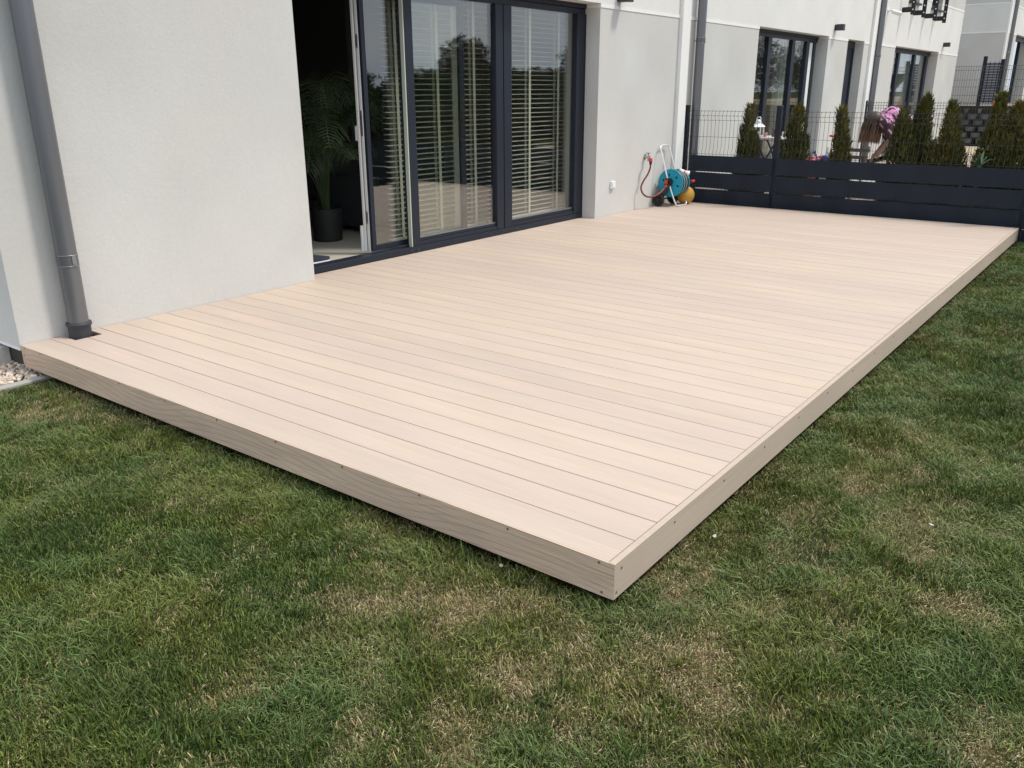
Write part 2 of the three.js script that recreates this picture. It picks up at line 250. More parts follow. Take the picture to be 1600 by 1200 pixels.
for (const [a, b] of UW) {
  const w = new THREE.Group(); put(w, 'upper_window', h3);
  mesh('window_frame', [bx(a + 0.002, a + 0.09, 3.14, 4.998, -0.2, -0.12), bx(b - 0.09, b - 0.002, 3.14, 4.998, -0.2, -0.12), bx(a + 0.091, b - 0.091, 3.14, 3.24, -0.2, -0.12), bx(a + 0.091, b - 0.091, 4.9, 4.998, -0.2, -0.12), bx((a + b) / 2 - 0.05, (a + b) / 2 + 0.05, 3.241, 4.899, -0.2, -0.12)], M.frame, w);
  mesh('window_sill', rbx(a - 0.03, b + 0.03, 3.101, 3.139, -0.12, 0.06, 0.004), M.zincDark, w);
  mesh('glass_pane', uvm(new THREE.PlaneGeometry(b - a - 0.1, 1.7).translate((a + b) / 2, 4.07, -0.16)), M.glass, w);
}
mesh('end_wall', bx(24.36, 24.4, GY - 0.1, ROOF, -9, -0.01), M.wallLow, h3);
for (let k = 0; k < 4; k++) {  // bracket plates that stand off the wall
  const x = [18.16, 19.11, 20.17, 21.15][k], y = 2.83;
  const b = thing('balcony_bracket', ['black perforated bracket under the upper windows, nearest to the downpipe', 'black perforated bracket, second from the downpipe under the upper windows', 'black perforated bracket, third from the downpipe under the upper windows', 'black perforated bracket under the upper windows, nearest to the house corner'][k], 'bracket', 'black brackets under the upper windows', [x, y, 0]);
  mesh('upright', rbx(-0.012, 0.012, 0, 1.1, 0.17, 0.25, 0.003), M.black, b);
  mesh('wall_foot', [rbx(-0.011, 0.011, 0.05, 0.15, 0.012, 0.172, 0.003), rbx(-0.03, 0.03, 0.055, 0.145, 0.0, 0.012, 0.003)], M.black, b);
  for (const q of [0.1, 0.24, 0.38, 0.52, 0.66]) mesh('bolt', xcyl(-0.019, 0.019, q, 0.21, 0.014, 10), M.white, b);
  for (const q of [0.08, 0.12]) mesh('bolt', new THREE.CylinderGeometry(0.014, 0.014, 0.012, 10).rotateX(Math.PI / 2).translate(0.022, q, 0.016), M.white, b);
}
// ---- next terrace, higher up the slope
{
  const h = thing('terraced_house', 'further stuccoed house standing forward on higher ground behind the slatted screen', 'house');
  const B = 0.9, X = 28, Z = 0.5;
  for (const g of [bx(X, X + 0.4, B - 0.02, B + 2.03, -9, Z), bx(X + 0.4, X + 2.0, B - 0.02, B + 2.03, 0.1, Z), bx(X + 5.6, X + 8, B - 0.02, B + 2.03, 0.1, Z)]) mesh('lower_wall', g, M.wallLow, h);
  mesh('cornice_band', [bx(X - 0.006, X + 0.4, B + 2.03, B + 2.07, -9, Z + 0.006), bx(X + 0.4, X + 2.0, B + 2.03, B + 2.07, 0.1, Z + 0.006)], M.stripe, h);
  mesh('upper_wall', [bx(X, X + 0.4, B + 2.07, B + 2.81, -9, Z), bx(X + 0.4, X + 8, B + 2.07, B + 2.81, 0.1, Z)], M.wallUp, h);
  mesh('upper_band', [bx(X - 0.006, X + 8, B + 2.81, B + 2.85, -9, Z + 0.006)], M.stripe, h);
  mesh('window_storey_wall', [bx(X, X + 8, B + 2.85, B + 5.8, -9, Z)], M.wallLow, h);
  mesh('room_wall', [bx(X + 0.4, X + 8, B, B + 2.5, -4, -3.9)], M.darkInner, h);
  mesh('corner_strip', bx(X - 0.02, X + 0.16, B - 0.02, B + 5.8, Z + 0.001, Z + 0.05), M.stripe, h);
  const d = new THREE.Group(); put(d, 'terrace_window', h);
  for (const g of [bx(X + 2.002, X + 2.2, B, B + 2.03, Z - 0.25, Z - 0.15), bx(X + 2.8, X + 3.0, B, B + 2.03, Z - 0.25, Z - 0.15), bx(X + 2.2, X + 5.59, B + 1.93, B + 2.07, Z - 0.25, Z - 0.15), bx(X + 4.2, X + 4.4, B, B + 1.93, Z - 0.25, Z - 0.15)]) mesh('window_frame', g, M.frame, d);
  mesh('glass_pane', uvm(new THREE.PlaneGeometry(3.4, 1.94).translate(X + 3.8, B + 0.97, Z - 0.2)), M.glass, d);
  const ld = thing('downpipe', 'thin grey downpipe at the corner of the further house behind the slatted screen', 'downpipe');
  mesh('pipe', rod([X + 0.42, B + 0.1, Z + 0.1], [X + 0.42, B + 5.8, Z + 0.1], 0.055, 16), M.zinc, ld); mesh('pipe_clamp', new THREE.CylinderGeometry(0.062, 0.062, 0.05, 16).translate(X + 0.42, B + 1.5, Z + 0.1), M.galv, ld);
}
// blinds, curtains
function blind(label, x0, x1, z, tapes) {
  const b = thing('venetian_blind', label, 'blind', 'venetian blinds inside the terrace door');
  const y0 = 0.105, pitch = 0.0462, n = 44, r = rng(x0 * 100 | 0);
  const base = new THREE.BoxGeometry(x1 - x0, 0.003, 0.05); base.rotateX(0.09);
  for (let i = 0; i < n; i++) { const m = mesh('slat', base, M.blind, b); m.position.set((x0 + x1) / 2, y0 + 0.03 + i * pitch + (r() - 0.5) * 0.002, z); m.rotation.x = (r() - 0.5) * 0.05; m.rotation.z = (r() - 0.5) * 0.0012; }
  mesh('bottom_rail', rbx(x0, x1, y0 - 0.02, y0 + 0.004, z - 0.025, z + 0.025, 0.003), M.blind, b);
  mesh('head_rail', rbx(x0, x1, y0 + n * pitch + 0.02, y0 + n * pitch + 0.075, z - 0.027, z + 0.027, 0.003), M.blind, b);
  for (const t of tapes) for (const s of [1, -1]) mesh('ladder_tape', bx(t - 0.017, t + 0.017, y0, y0 + n * pitch + 0.03, z + s * 0.0275 - 0.0006, z + s * 0.0275 + 0.0006), M.tape, b);
}
blind('beige slatted blind behind the left fixed pane, beside the open doorway', 3.42, 4.775, -0.42, [3.56, 4.085, 4.605]);
blind('beige slatted blind behind the right pane, beside the hose corner wall', 4.80, 6.19, -0.42, [4.985, 5.51, 6.035]);
function curtain(label, x0, x1, z, y1, seed) {
  const g = new THREE.PlaneGeometry(x1 - x0, y1 - 0.05, Math.round((x1 - x0) * 40), 6), p = g.attributes.position;
  for (let i = 0; i < p.count; i++) { const x = p.getX(i); p.setZ(i, 0.035 * Math.sin(x * 42 + 2 * fbm(x * 6 + 50, seed, 2, seed)) + 0.02 * Math.sin(x * 17 + seed)); }
  g.computeVertexNormals(); g.translate((x0 + x1) / 2, (y1 + 0.05) / 2, z);
  tag(mesh('curtain', g, M.curtain), label, 'curtain');
}
curtain('pale curtain behind the right pane of the window with the lantern table', 12.45, 13.3, -0.42, 2.2, 5);
curtain('sheer greenish curtain behind the window under the black brackets', 18.1, 20.4, -0.55, 2.2, 7);
curtain('second sheer curtain beside the right jamb under the black brackets', 20.6, 22.0, -0.55, 2.2, 9);

// ------------------------------------------------------------ downpipes, lamps, socket
function downpipe(label, x, z, y0, y1, r, clamps, collar) {
  const g = thing('downpipe', label, 'downpipe', 'grey downpipes on the terrace', [x, 0, z]);
  mesh('pipe', new THREE.CylinderGeometry(r, r, y1 - y0, 32).translate(0, (y0 + y1) / 2, 0), M.zinc, g);
  for (const c of clamps) {
    const k = new THREE.Group(); put(k, 'pipe_clamp', g);
    mesh('band', new THREE.CylinderGeometry(r + 0.0015, r + 0.0015, 0.062, 32, 1, true).translate(0, c, 0), mat([0.13, 0.135, 0.15], 0.33, { metalness: 0.3, side: THREE.DoubleSide }), k);
    for (const s of [-0.031, 0.031]) mesh('bead', new THREE.TorusGeometry(r + 0.002, 0.0022, 8, 32).rotateX(Math.PI / 2).translate(0, c + s, 0), M.galv, k);
    mesh('buckle', [rbx(-0.012, 0.012, c - 0.032, c + 0.032, r, r + 0.007, 0.002).rotateY(0.15), new THREE.CylinderGeometry(0.005, 0.005, 0.01, 10).rotateX(Math.PI / 2).rotateZ(0).translate(0.012, c - 0.02, r + 0.006)], M.galv, k);
    mesh('wall_pin', rod([0, c, -r], [0, c, -z + 0.002], 0.006), M.galv, k);
  }
  if (collar) {
    const pr = [[r + 0.001, 0.085], [r + 0.012, 0.085], [r + 0.014, 0.078], [r + 0.013, 0.066], [r + 0.006, 0.06], [r + 0.005, 0.02], [r + 0.004, -0.05], [r + 0.003, -0.16]];
    mesh('collar', new THREE.LatheGeometry(pr.map(q => new THREE.Vector2(q[0], q[1])), 40), M.zincDark, g).position.y = collar === true ? 0 : collar;
    mesh('drain_pipe', new THREE.CylinderGeometry(r, r, 0.1, 32).translate(0, -0.13, 0), M.zincDark, g);
  }
}
downpipe('dark grey round downpipe standing in a square hole in the deck', 0.311, 0.086, -0.05, ROOF, 0.057, [0.455, 3.0], true);
downpipe('dark grey downpipe rising behind the fence post beside the hose reel', 8.487, 0.082, -0.05, ROOF, 0.055, [1.955], -0.02);
downpipe('grey downpipe rising behind the bending person', 16.44, 0.085, -0.05, ROOF, 0.057, [1.985, 0.8], -0.02);
function wallLamp(label, x, y) {
  const g = thing('wall_lamp', label, 'wall lamp', 'dark wall lamps on the terrace', [x, y, 0]);
  mesh('lamp_body', [rbx(-0.055, 0.055, 0, 0.1, 0.03, 0.15, 0.006)], M.zincDark, g); mesh('mounting_plate', rbx(-0.045, 0.045, 0.005, 0.095, 0.0005, 0.031, 0.003), M.black, g);
  mesh('light_opening', new THREE.CylinderGeometry(0.035, 0.035, 0.004, 20).translate(0, -0.001, 0.09), M.glass, g);
}
wallLamp('dark box lamp above the white band beside the wide terrace door', 6.60, 2.262);
wallLamp('dark box lamp on the wall beside the second house window', 13.95, 2.33);
wallLamp('dark box lamp beside the window under the black brackets', 22.5, 2.36);
{
  const g = thing('wall_socket', 'white square outdoor socket low on the wall between door and tap', 'socket', null, [6.573, 0.30, 0]);
  mesh('housing', rbx(-0.04, 0.04, 0, 0.085, 0.0005, 0.028, 0.006), M.white, g); mesh('flap', rbx(-0.034, 0.034, 0.012, 0.08, 0.0285, 0.034, 0.004), M.white, g); mesh('flap_grip', rbx(-0.012, 0.012, 0.004, 0.009, 0.028, 0.033, 0.002), mat([0.4, 0.4, 0.4], 0.5), g);
  const c = thing('security_camera', 'small white camera on the wall beside the third house downpipe', 'camera', null, [17.1, 2.83, 0]);
  mesh('camera_body', rod([0.0, 0.0, 0.08], [0.06, -0.05, 0.24], 0.04, 16), M.white, c); mesh('camera_mount', [rod([0, 0.02, 0], [0, 0.02, 0.1], 0.02, 12), new THREE.CylinderGeometry(0.045, 0.045, 0.015, 20).rotateX(Math.PI / 2).translate(0, 0.02, 0.008)], M.white, c); mesh('lens', rod([0.06, -0.05, 0.24], [0.0615, -0.051, 0.244], 0.026, 16), M.black, c);
}

// ------------------------------------------------------------ the deck
{
  const deck = thing('wooden_deck', 'long beige composite deck of narrow boards along the house', 'deck');
  const W = 3.948, L = 8.2075, P = 0.15, J = 0.01734, gap = 0.0042, r = rng(77);
  const zEnd = W - 0.0255, th = 0.023;
  const jamb0 = 2.172, jamb1 = 6.222, zIn = -0.163, zW = 0.003;
  const prism = (poly) => {             // polygon in x,z; top at 0 with a fine chamfer
    const s = new THREE.Shape(); poly.forEach(([x, z], i) => i ? s.lineTo(x, z) : s.moveTo(x, z)); s.closePath();
    const b = 0.0011, g = new THREE.ExtrudeGeometry(s, { depth: th - 2 * b, bevelEnabled: true, bevelSize: b, bevelThickness: b, bevelOffset: -b, bevelSegments: 1 });
    g.rotateX(Math.PI / 2); g.translate(0, -b, 0); return g;
  };
  for (let k = 0; k < 55; k++) {
    const a = k === 0 ? 0.0072 : J + k * P + gap / 2, b = Math.min(J + (k + 1) * P - gap / 2, L - 0.0125);
    const back = x => (x > jamb0 && x < jamb1 ? zIn : zW), start = [];
    const cuts = [a, ...[jamb0, jamb1].filter(q => q > a + 0.004 && q < b - 0.004), b];
    if (k === 1) start.push([a, zW], [0.242, zW], [0.242, 0.158], [b, 0.158]);
    else if (k === 2) start.push([a, 0.158], [0.404, 0.158], [0.404, zW], [b, zW]);
    else for (let i = 0; i + 1 < cuts.length; i++) { const z = back((cuts[i] + cuts[i + 1]) / 2); start.push([cuts[i], z], [cuts[i + 1], z]); }
    const poly = [...start, [b, zEnd], [a, zEnd]];
    const m = mesh('board', uvm(prism(poly), r() * 6, r() * 3), boardMats[Math.floor(r() * boardMats.length)], deck);
    m.position.y = -0.0006 * r();
  }
  // what shows at the bottom of the joints: the boards' tongues
  mesh('board_tongue', [bx(0.02, 0.24, -0.016, -0.0085, 0.16, zEnd), bx(0.24, L - 0.02, -0.016, -0.0085, 0.16, zEnd), bx(0.42, L - 0.02, -0.016, -0.0085, 0.004, 0.16)], mat([0.40, 0.31, 0.235], 0.8), deck);
  for (let i = 0; i < 9; i++) { const z = 0.25 + i * 0.44; mesh('joist', bx(0.03, L - 0.03, -0.12, -0.026, z - 0.025, z + 0.025), M.black, deck); }
  for (const z of [0.6, 2, 3.4]) for (let i = 0; i < 6; i++) mesh('foot', bx(0.4 + i * 1.45, 0.55 + i * 1.45, GY - 0.05, -0.121, z - 0.075, z + 0.075), M.concrete, deck);
  const holeMat = mat([0.15, 0.13, 0.11], 0.6);
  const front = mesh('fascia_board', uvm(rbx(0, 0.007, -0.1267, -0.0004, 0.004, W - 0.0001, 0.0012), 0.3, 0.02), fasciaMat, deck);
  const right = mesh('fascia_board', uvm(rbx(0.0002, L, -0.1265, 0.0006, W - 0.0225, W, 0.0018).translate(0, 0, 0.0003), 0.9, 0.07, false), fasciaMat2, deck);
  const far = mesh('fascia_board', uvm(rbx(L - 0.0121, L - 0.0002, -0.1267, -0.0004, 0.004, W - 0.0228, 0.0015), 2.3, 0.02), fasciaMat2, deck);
  const R2 = rng(5);
  const fs = []; for (const z of [0.05, 0.24, 0.655, 1.074, 1.487, 1.901, 2.314, 2.722, 3.133, 3.535, 3.892]) fs.push([[-0.0005, -0.0115 + (R2() - 0.5) * 0.004, z], 'x']); fs.push([[-0.0005, -0.112, 3.905], 'x'], [[-0.0005, -0.055, 0.03], 'x'], [[-0.0005, -0.10, 0.03], 'x']);
  const rs = []; for (let x = 0.401; x < 8.2; x += 0.407) rs.push([[x, -0.0285 + (R2() - 0.5) * 0.006, W + 0.0008], 'z']); rs.push([[0.042, -0.029, W + 0.0008], 'z'], [[0.016, -0.104, W + 0.0008], 'z']);
  for (const [f, list] of [[front, fs], [right, rs]]) for (const [p, n] of list) {
    const g = new THREE.CylinderGeometry(0.0044, 0.0044, 0.0024, 12), q = new THREE.CylinderGeometry(0.0026, 0.0026, 0.0034, 8);
    for (const o of [g, q]) { if (n === 'z') o.rotateX(Math.PI / 2); else o.rotateZ(Math.PI / 2); o.translate(...p); }
    mesh('screw', [g, q], holeMat, f);
  }
}
// ------------------------------------------------------------ gravel strip beside the house
{
  { const k = new THREE.Group(); put(k, 'kerb'); structure(k); const km = mat([0.34, 0.33, 0.30], 0.95, { bumpMap: stuccoBump, bumpScale: 0.002 }); for (const [a, b, t] of [[-1.6, -0.62, -0.158], [-0.615, 0.36, -0.160], [-3, -1.605, -0.16]]) mesh('kerbstone', rbx(a, b, GY - 0.2, t, 0.145, 0.205, 0.008), km, k); }
  const sl = thing('concrete_slab', 'pale concrete slab lying on the gravel against the end wall', 'slab'); 
  mesh('slab_body', rbx(-1.1, 0.0485, GY - 0.1, -0.062, -1.4, -0.275, 0.010), mat([0.60, 0.585, 0.54], 0.9, { bumpMap: stuccoBump, bumpScale: 0.002 }), sl);
  structure(mesh('gravel_ground', bx(-3, 0.3, GY - 0.2, GY - 0.022, -6, 0.144), mat([0.28, 0.22, 0.17], 1)));
  const g0 = new THREE.IcosahedronGeometry(1, 2), p = g0.attributes.position;
  for (let i = 0; i < p.count; i++) { const v = V(p.getX(i), p.getY(i), p.getZ(i)), n = 1 + 0.5 * (fbm(v.x * 1.6 + 9, v.y * 1.6 + v.z * 1.9 + 9, 2, 5) - 0.5); const k = Math.max(Math.abs(v.x), Math.abs(v.y), Math.abs(v.z)); v.multiplyScalar(n * (0.55 + 0.45 / k) * 0.8); p.setXYZ(i, v.x, v.y * 0.72, v.z * 0.85); }
  const g = toCreasedNormals(g0, 0.6), N = 2600, im = new THREE.InstancedMesh(g, mat([1, 1, 1], 0.85), N), r = rng(91), m4 = new THREE.Matrix4(), c = new THREE.Color();
  for (let i = 0; i < N; i++) {
    const s = 0.009 + 0.015 * Math.pow(r(), 1.6), x = -1.5 + r() * 1.72, z = -0.42 + r() * 0.55;
    m4.compose(V(x, GY - 0.008 + s * 0.3 + r() * 0.012, z), new THREE.Quaternion().setFromEuler(new THREE.Euler(r() * 1.2 - 0.6, r() * 6.3, r() * 1.2 - 0.6)), V(s * (0.8 + r() * 0.5), s, s));
    im.setMatrixAt(i, m4); const t = r(), k = 0.75 + 0.5 * r(); c.setRGB((0.54 + 0.10 * t) * k, (0.41 + 0.14 * t) * k, (0.32 + 0.15 * t) * k); im.setColorAt(i, c);
  }
  stuff(tag(put(im, 'gravel'), 'pinkish beige gravel along the end wall beside the deck', 'gravel')).userData.kind = 'stuff';
  const w = thing('weed', 'tiny green seedling growing on the gravel kerb by the deck', 'plant', null, [0.02, -0.16, 0.15]);
  mesh('leaf', [[-0.5, 0.03], [0.9, 0.035], [2.4, 0.025]].map(([a, l]) => { const q = tri([0, 0, 0, l * 0.5, l * 0.6, l * 0.25, l, l * 0.9, 0, 0, 0, 0, l, l * 0.9, 0, l * 0.5, l * 0.6, -l * 0.25]); q.rotateY(a); return q; }), mat([0.06, 0.13, 0.03], 0.7, { side: THREE.DoubleSide }), w);
  mesh('stem', rod([0, -0.01, 0], [0.004, 0.02, 0], 0.0015, 6), mat([0.07, 0.12, 0.03], 0.7), w);
}
// ------------------------------------------------------------ grass
{
  const makeTuft = (seed, n, rad, lo, hi, wid, straw) => {
    const r = rng(seed), P = [], C = [];
    for (let i = 0; i < n; i++) {
      const a = r() * 6.283, d = rad * Math.sqrt(r()), x = d * Math.cos(a), z = d * Math.sin(a), h = lo + (hi - lo) * r() * r() + 0.004 * r(), dir = r() * 6.283, lean = (0.25 + 0.95 * r()) * h, w = wid * (0.7 + 0.6 * r());
      const lx = Math.cos(dir) * lean, lz = Math.sin(dir) * lean, tw = dir + 1.57 + (r() - 0.5), wx = Math.cos(tw) * w / 2, wz = Math.sin(tw) * w / 2, mh = h * 0.62, m = 0.38;
      const b0 = [x - wx, -0.008, z - wz], b1 = [x + wx, -0.008, z + wz], m0 = [x + lx * m - wx * 0.8, mh, z + lz * m - wz * 0.8], m1 = [x + lx * m + wx * 0.8, mh, z + lz * m + wz * 0.8], t = [x + lx, h * (0.95 - 0.12 * r()), z + lz];
      P.push(...b0, ...b1, ...m1, ...b0, ...m1, ...m0, ...m0, ...m1, ...t);
      const q = r(), k = 0.48 + 1.05 * r(); let c;
      if (straw || q < 0.06) c = [2.3 * k, 1.7 * k, 1.9 * k]; else if (q < 0.3) c = [1.5 * k, 1.35 * k, 1.1 * k]; else c = [k, k, k];
      if (straw) c = [k, k * (0.94 + 0.1 * r()), k * 0.95];
      for (let v = 0; v < 9; v++) C.push(...c);
    }
    const g = new THREE.BufferGeometry(); g.setAttribute('position', new THREE.Float32BufferAttribute(P, 3)); g.setAttribute('color', new THREE.Float32BufferAttribute(C, 3)); g.computeVertexNormals(); return g;
  };
  const inDeck = (x, z) => x > 0.012 && x < 8.21 && z < 3.942;
  const place = (name, label, geo, material, seed, step, fn) => {
    const r = rng(seed), list = [];
    for (let z = 0.2; z < 8.4; z += step) for (let x = -3.6; x < 9.2; x += step) {
      const px = x + (r() - 0.5) * step * 1.6, pz = z + (r() - 0.5) * step * 1.6, q = [r(), r(), r(), r(), r()];
      if (inDeck(px, pz) || pz < 0.235 || (px > 8.3 && pz < 9)) continue;
      const dist = Math.hypot(px + 1.965, pz - 5.05); if (dist > 3 && q[4] > Math.max(0.5, 3.4 / dist)) continue;
      // only where a camera near the photograph's could look
      const ang = Math.atan2(px + 1.965, 5.05 - pz); if (ang < 0.9197 - 1.05 || ang > 0.9197 + 1.05) { if (dist > 2.2) continue; }
      const t = fn(px, pz, q, dist); if (t) list.push(t);
    }
    const im = new THREE.InstancedMesh(geo, material, list.length), m = new THREE.Matrix4();
    list.forEach((t, i) => { m.compose(t.p, t.q, t.s); im.setMatrixAt(i, m); im.setColorAt(i, t.c); });
    im.userData = { label, category: 'grass', kind: 'stuff' }; put(im, name); console.log(name, list.length);
  };
  const blade = mat([1, 1, 1], 0.5, { vertexColors: true, side: THREE.DoubleSide, specularIntensity: 0.7 });
  const eul = new THREE.Euler(), G = [[0.079, 0.116, 0.023], [0.060, 0.104, 0.025], [0.108, 0.132, 0.026]];
  place('lawn_grass', 'short green lawn grass growing around the deck', makeTuft(3, 38, 0.045, 0.010, 0.040, 0.0026, false), blade, 11, 0.0195, (x, z, q, dist) => {
    const d = dryness(x, z), l = lushness(x, z); if (q[0] < d * 0.84) return null; if (l < 0.36 && q[1] < 0.3) return null;
    const near = (z < 0.36 ? 0.6 : 1) * Math.min(1, 0.55 + 0.4 * (inDeck(x, z - 0.06) || inDeck(x + 0.05, z) ? 0 : 1)), fa = fbm(x * 2.6 + 70, z * 2.6 + 30, 2, 401) * 12, s = (0.30 + 0.85 * sstep(0.36, 0.64, fbm(x * 13 + 31, z * 13 + 77, 2, 421) * 0.6 + l * 0.4)) * (0.85 + 0.4 * q[2]) * (1 - 0.35 * d) * near;
    eul.set(0.36 * Math.sin(fa) + (q[3] - 0.5) * 0.5, q[0] * 6.28 * 7, 0.36 * Math.cos(fa) + (q[2] - 0.5) * 0.5, 'YXZ');
    const hue = fbm(x * 3.5 + 11, z * 3.5 + 60, 3, 411), c = new THREE.Color(), A = G[0], B = hue > 0.5 ? G[2] : G[1], k = 0.8 * sstep(0.0, 0.22, Math.abs(hue - 0.5)), b = 0.63 + 0.60 * q[1] * q[1] + 0.1 * q[2];
    c.setRGB((A[0] + (B[0] - A[0]) * k) * b, (A[1] + (B[1] - A[1]) * k) * b, (A[2] + (B[2] - A[2]) * k) * b); const dd = d * 0.55; c.lerp(lin(0.15, 0.135, 0.05), dd);
    const e = new THREE.Quaternion().setFromEuler(new THREE.Euler(0.30 * Math.sin(fa), 0, 0.30 * Math.cos(fa))).multiply(new THREE.Quaternion().setFromEuler(new THREE.Euler((q[3] - 0.5) * 0.5, q[0] * 44, (q[2] - 0.5) * 0.5)));
    return { p: V(x, GY - 0.002, z), q: e, s: V(0.85 + 0.3 * s, s, 0.85 + 0.3 * s), c };
  });
  place('dry_grass', 'straw coloured dead grass in the bare patches of the lawn', makeTuft(9, 40, 0.045, 0.003, 0.014, 0.0024, true), blade, 23, 0.027, (x, z, q) => {
    const d = dryness(x, z); if (q[0] > 0.16 + d * 1.5) return null;
    const c = lin(0.42 + 0.08 * q[1], 0.345 + 0.06 * q[1], 0.190 + 0.04 * q[2]).multiplyScalar(0.62 + 0.3 * q[3]);
    return { p: V(x, GY + 0.002, z), q: new THREE.Quaternion().setFromEuler(new THREE.Euler((q[3] - 0.5) * 0.7, q[0] * 44, (q[2] - 0.5) * 0.7)), s: V(1, 0.6 + 0.7 * q[1], 1), c };
  });
  // fallen petals on the lawn
  [[0.585, 4.02, 'white petal lying on the lawn near the deck corner'], [1.14, 4.62, 'pale petal lying on the lawn far from the deck edge'], [-0.03, 3.53, 'white petal lying beside the front board of the deck']].forEach(([x, z, l], i) => {
    const g = new THREE.SphereGeometry(0.010, 10, 6); g.scale(1, 0.22, 0.7); const p = g.attributes.position; for (let k = 0; k < p.count; k++) p.setY(k, p.getY(k) + 18 * p.getX(k) * p.getX(k)); g.computeVertexNormals();
    const m = mesh('fallen_petal', g, mat([0.40, 0.40, 0.35], 0.7)); m.position.set(x, GY + 0.034, z); m.rotation.set(0.2, i * 2, 0.1); tag(m, l, 'petal', 'petals on the lawn');
  });
}
// ------------------------------------------------------------ fences
const wireDefs = (y0, y1, bends) => { // profile of a vertical wire: [dx, y]
  const p = [[0, y0]]; for (const b of bends) p.push([0, b - 0.055], [-0.028, b], [0, b + 0.055]); p.push([0, y1]); return p;
};
function meshPanel(parent, x, z0, z1, y0, y1, bends, rails, r = 0.0020, pitch = 0.05, mt = M.wire) {
  const gs = []; const prof = wireDefs(y0, y1, bends);
  for (let z = z0 + pitch / 2; z < z1; z += pitch) for (let i = 0; i + 1 < prof.length; i++) if (prof[i + 1][1] - prof[i][1] > 0.002) gs.push(rod([x + prof[i][0], prof[i][1], z], [x + prof[i + 1][0], prof[i + 1][1], z], r, 5));
  for (const [dx, y] of rails) gs.push(rod([x + dx - 0.004, y, z0], [x + dx - 0.004, y, z1], r * 1.1, 5));
  stuff(mesh('wire_mesh', gs, mt, parent));
}
const fencePost = (f, x, z, y1, w = 0.03) => { mesh('post', rbx(x - w, x + w, GY - 0.1, y1 - 0.02, z - w, z + w, 0.004), M.fence, f); mesh('post_cap', rbx(x - w - 0.004, x + w + 0.004, y1 - 0.022, y1, z - w - 0.004, z + w + 0.004, 0.008), M.black, f); };
{
  const x = 8.335, f = thing('garden_fence', 'dark mesh fence with woven dark privacy strips behind the far end of the deck', 'fence');
  const posts = [0.022, 1.23, 3.925, 6.43];
  for (const z of posts) fencePost(f, x + 0.026, z, 1.19);
  for (const [z, y] of [[0.022, 0.9], [0.022, 0.45], [1.23, 0.9]]) mesh('clip', rbx(x - 0.02, x + 0.0, y - 0.02, y + 0.02, z + 0.02, z + 0.05, 0.003), M.black, f);
  for (let i = 0; i < 3; i++) {
    const z0 = posts[i] + 0.032, z1 = posts[i + 1] - 0.032, sEnd = z1 + 0.03;
    meshPanel(f, x, z0, z1, -0.14, 1.13, [0.20, 0.62, 1.065], [[0, 1.12], [-0.028, 1.065], [0, 1.01], [0, 0.81], [0, 0.60], [0, 0.385], [0, 0.17]]);
    const s0 = i === 0 ? 0.13 : z0, rows = [[0.388, 0.582], [0.178, 0.372], [-0.026, 0.164], [-0.16, -0.03]];
    rows.forEach(([a, b], k) => {
      const n = Math.round((sEnd - s0) / 0.02), g = new THREE.BoxGeometry(0.0016, b - a, sEnd - s0 - 0.004, 1, 3, n); g.translate(x, (a + b) / 2, (s0 + sEnd) / 2);
      const p = g.attributes.position, ph = k * Math.PI + i * 1.3;
      for (let q = 0; q < p.count; q++) { const z = p.getZ(q), wv = Math.sin(z * Math.PI / 0.235 + ph), e = -0.0195 + 0.0115 * wv * (0.75 + 0.25 * wv * wv), wob = 0.004 * (fbm(z * 3 + 9, k * 5 + i, 2, 501) - 0.5); p.setX(q, p.getX(q) + e); p.setY(q, p.getY(q) + wob - 0.0006 * (i === 0 ? 0 : 1)); }
      g.computeVertexNormals(); mesh('privacy_strip', uvm(g), M.strip, f);
    });
  }
}
{
  const x = 16.25, f = thing('garden_fence', 'thin mesh fence further back between the second and third gardens', 'fence');
  for (const z of [0.03, 1.2, 3.7]) fencePost(f, x, z, 1.16, 0.035);
  for (const [a, b] of [[0.06, 1.17], [1.23, 3.67]]) meshPanel(f, x, a, b, -0.1, 1.14, [1.07], [[0, 1.12], [-0.028, 1.07], [0, 1.02], [0, 0.9], [0, 0.7], [0, 0.5], [0, 0.2]], 0.0035, 0.05);
}
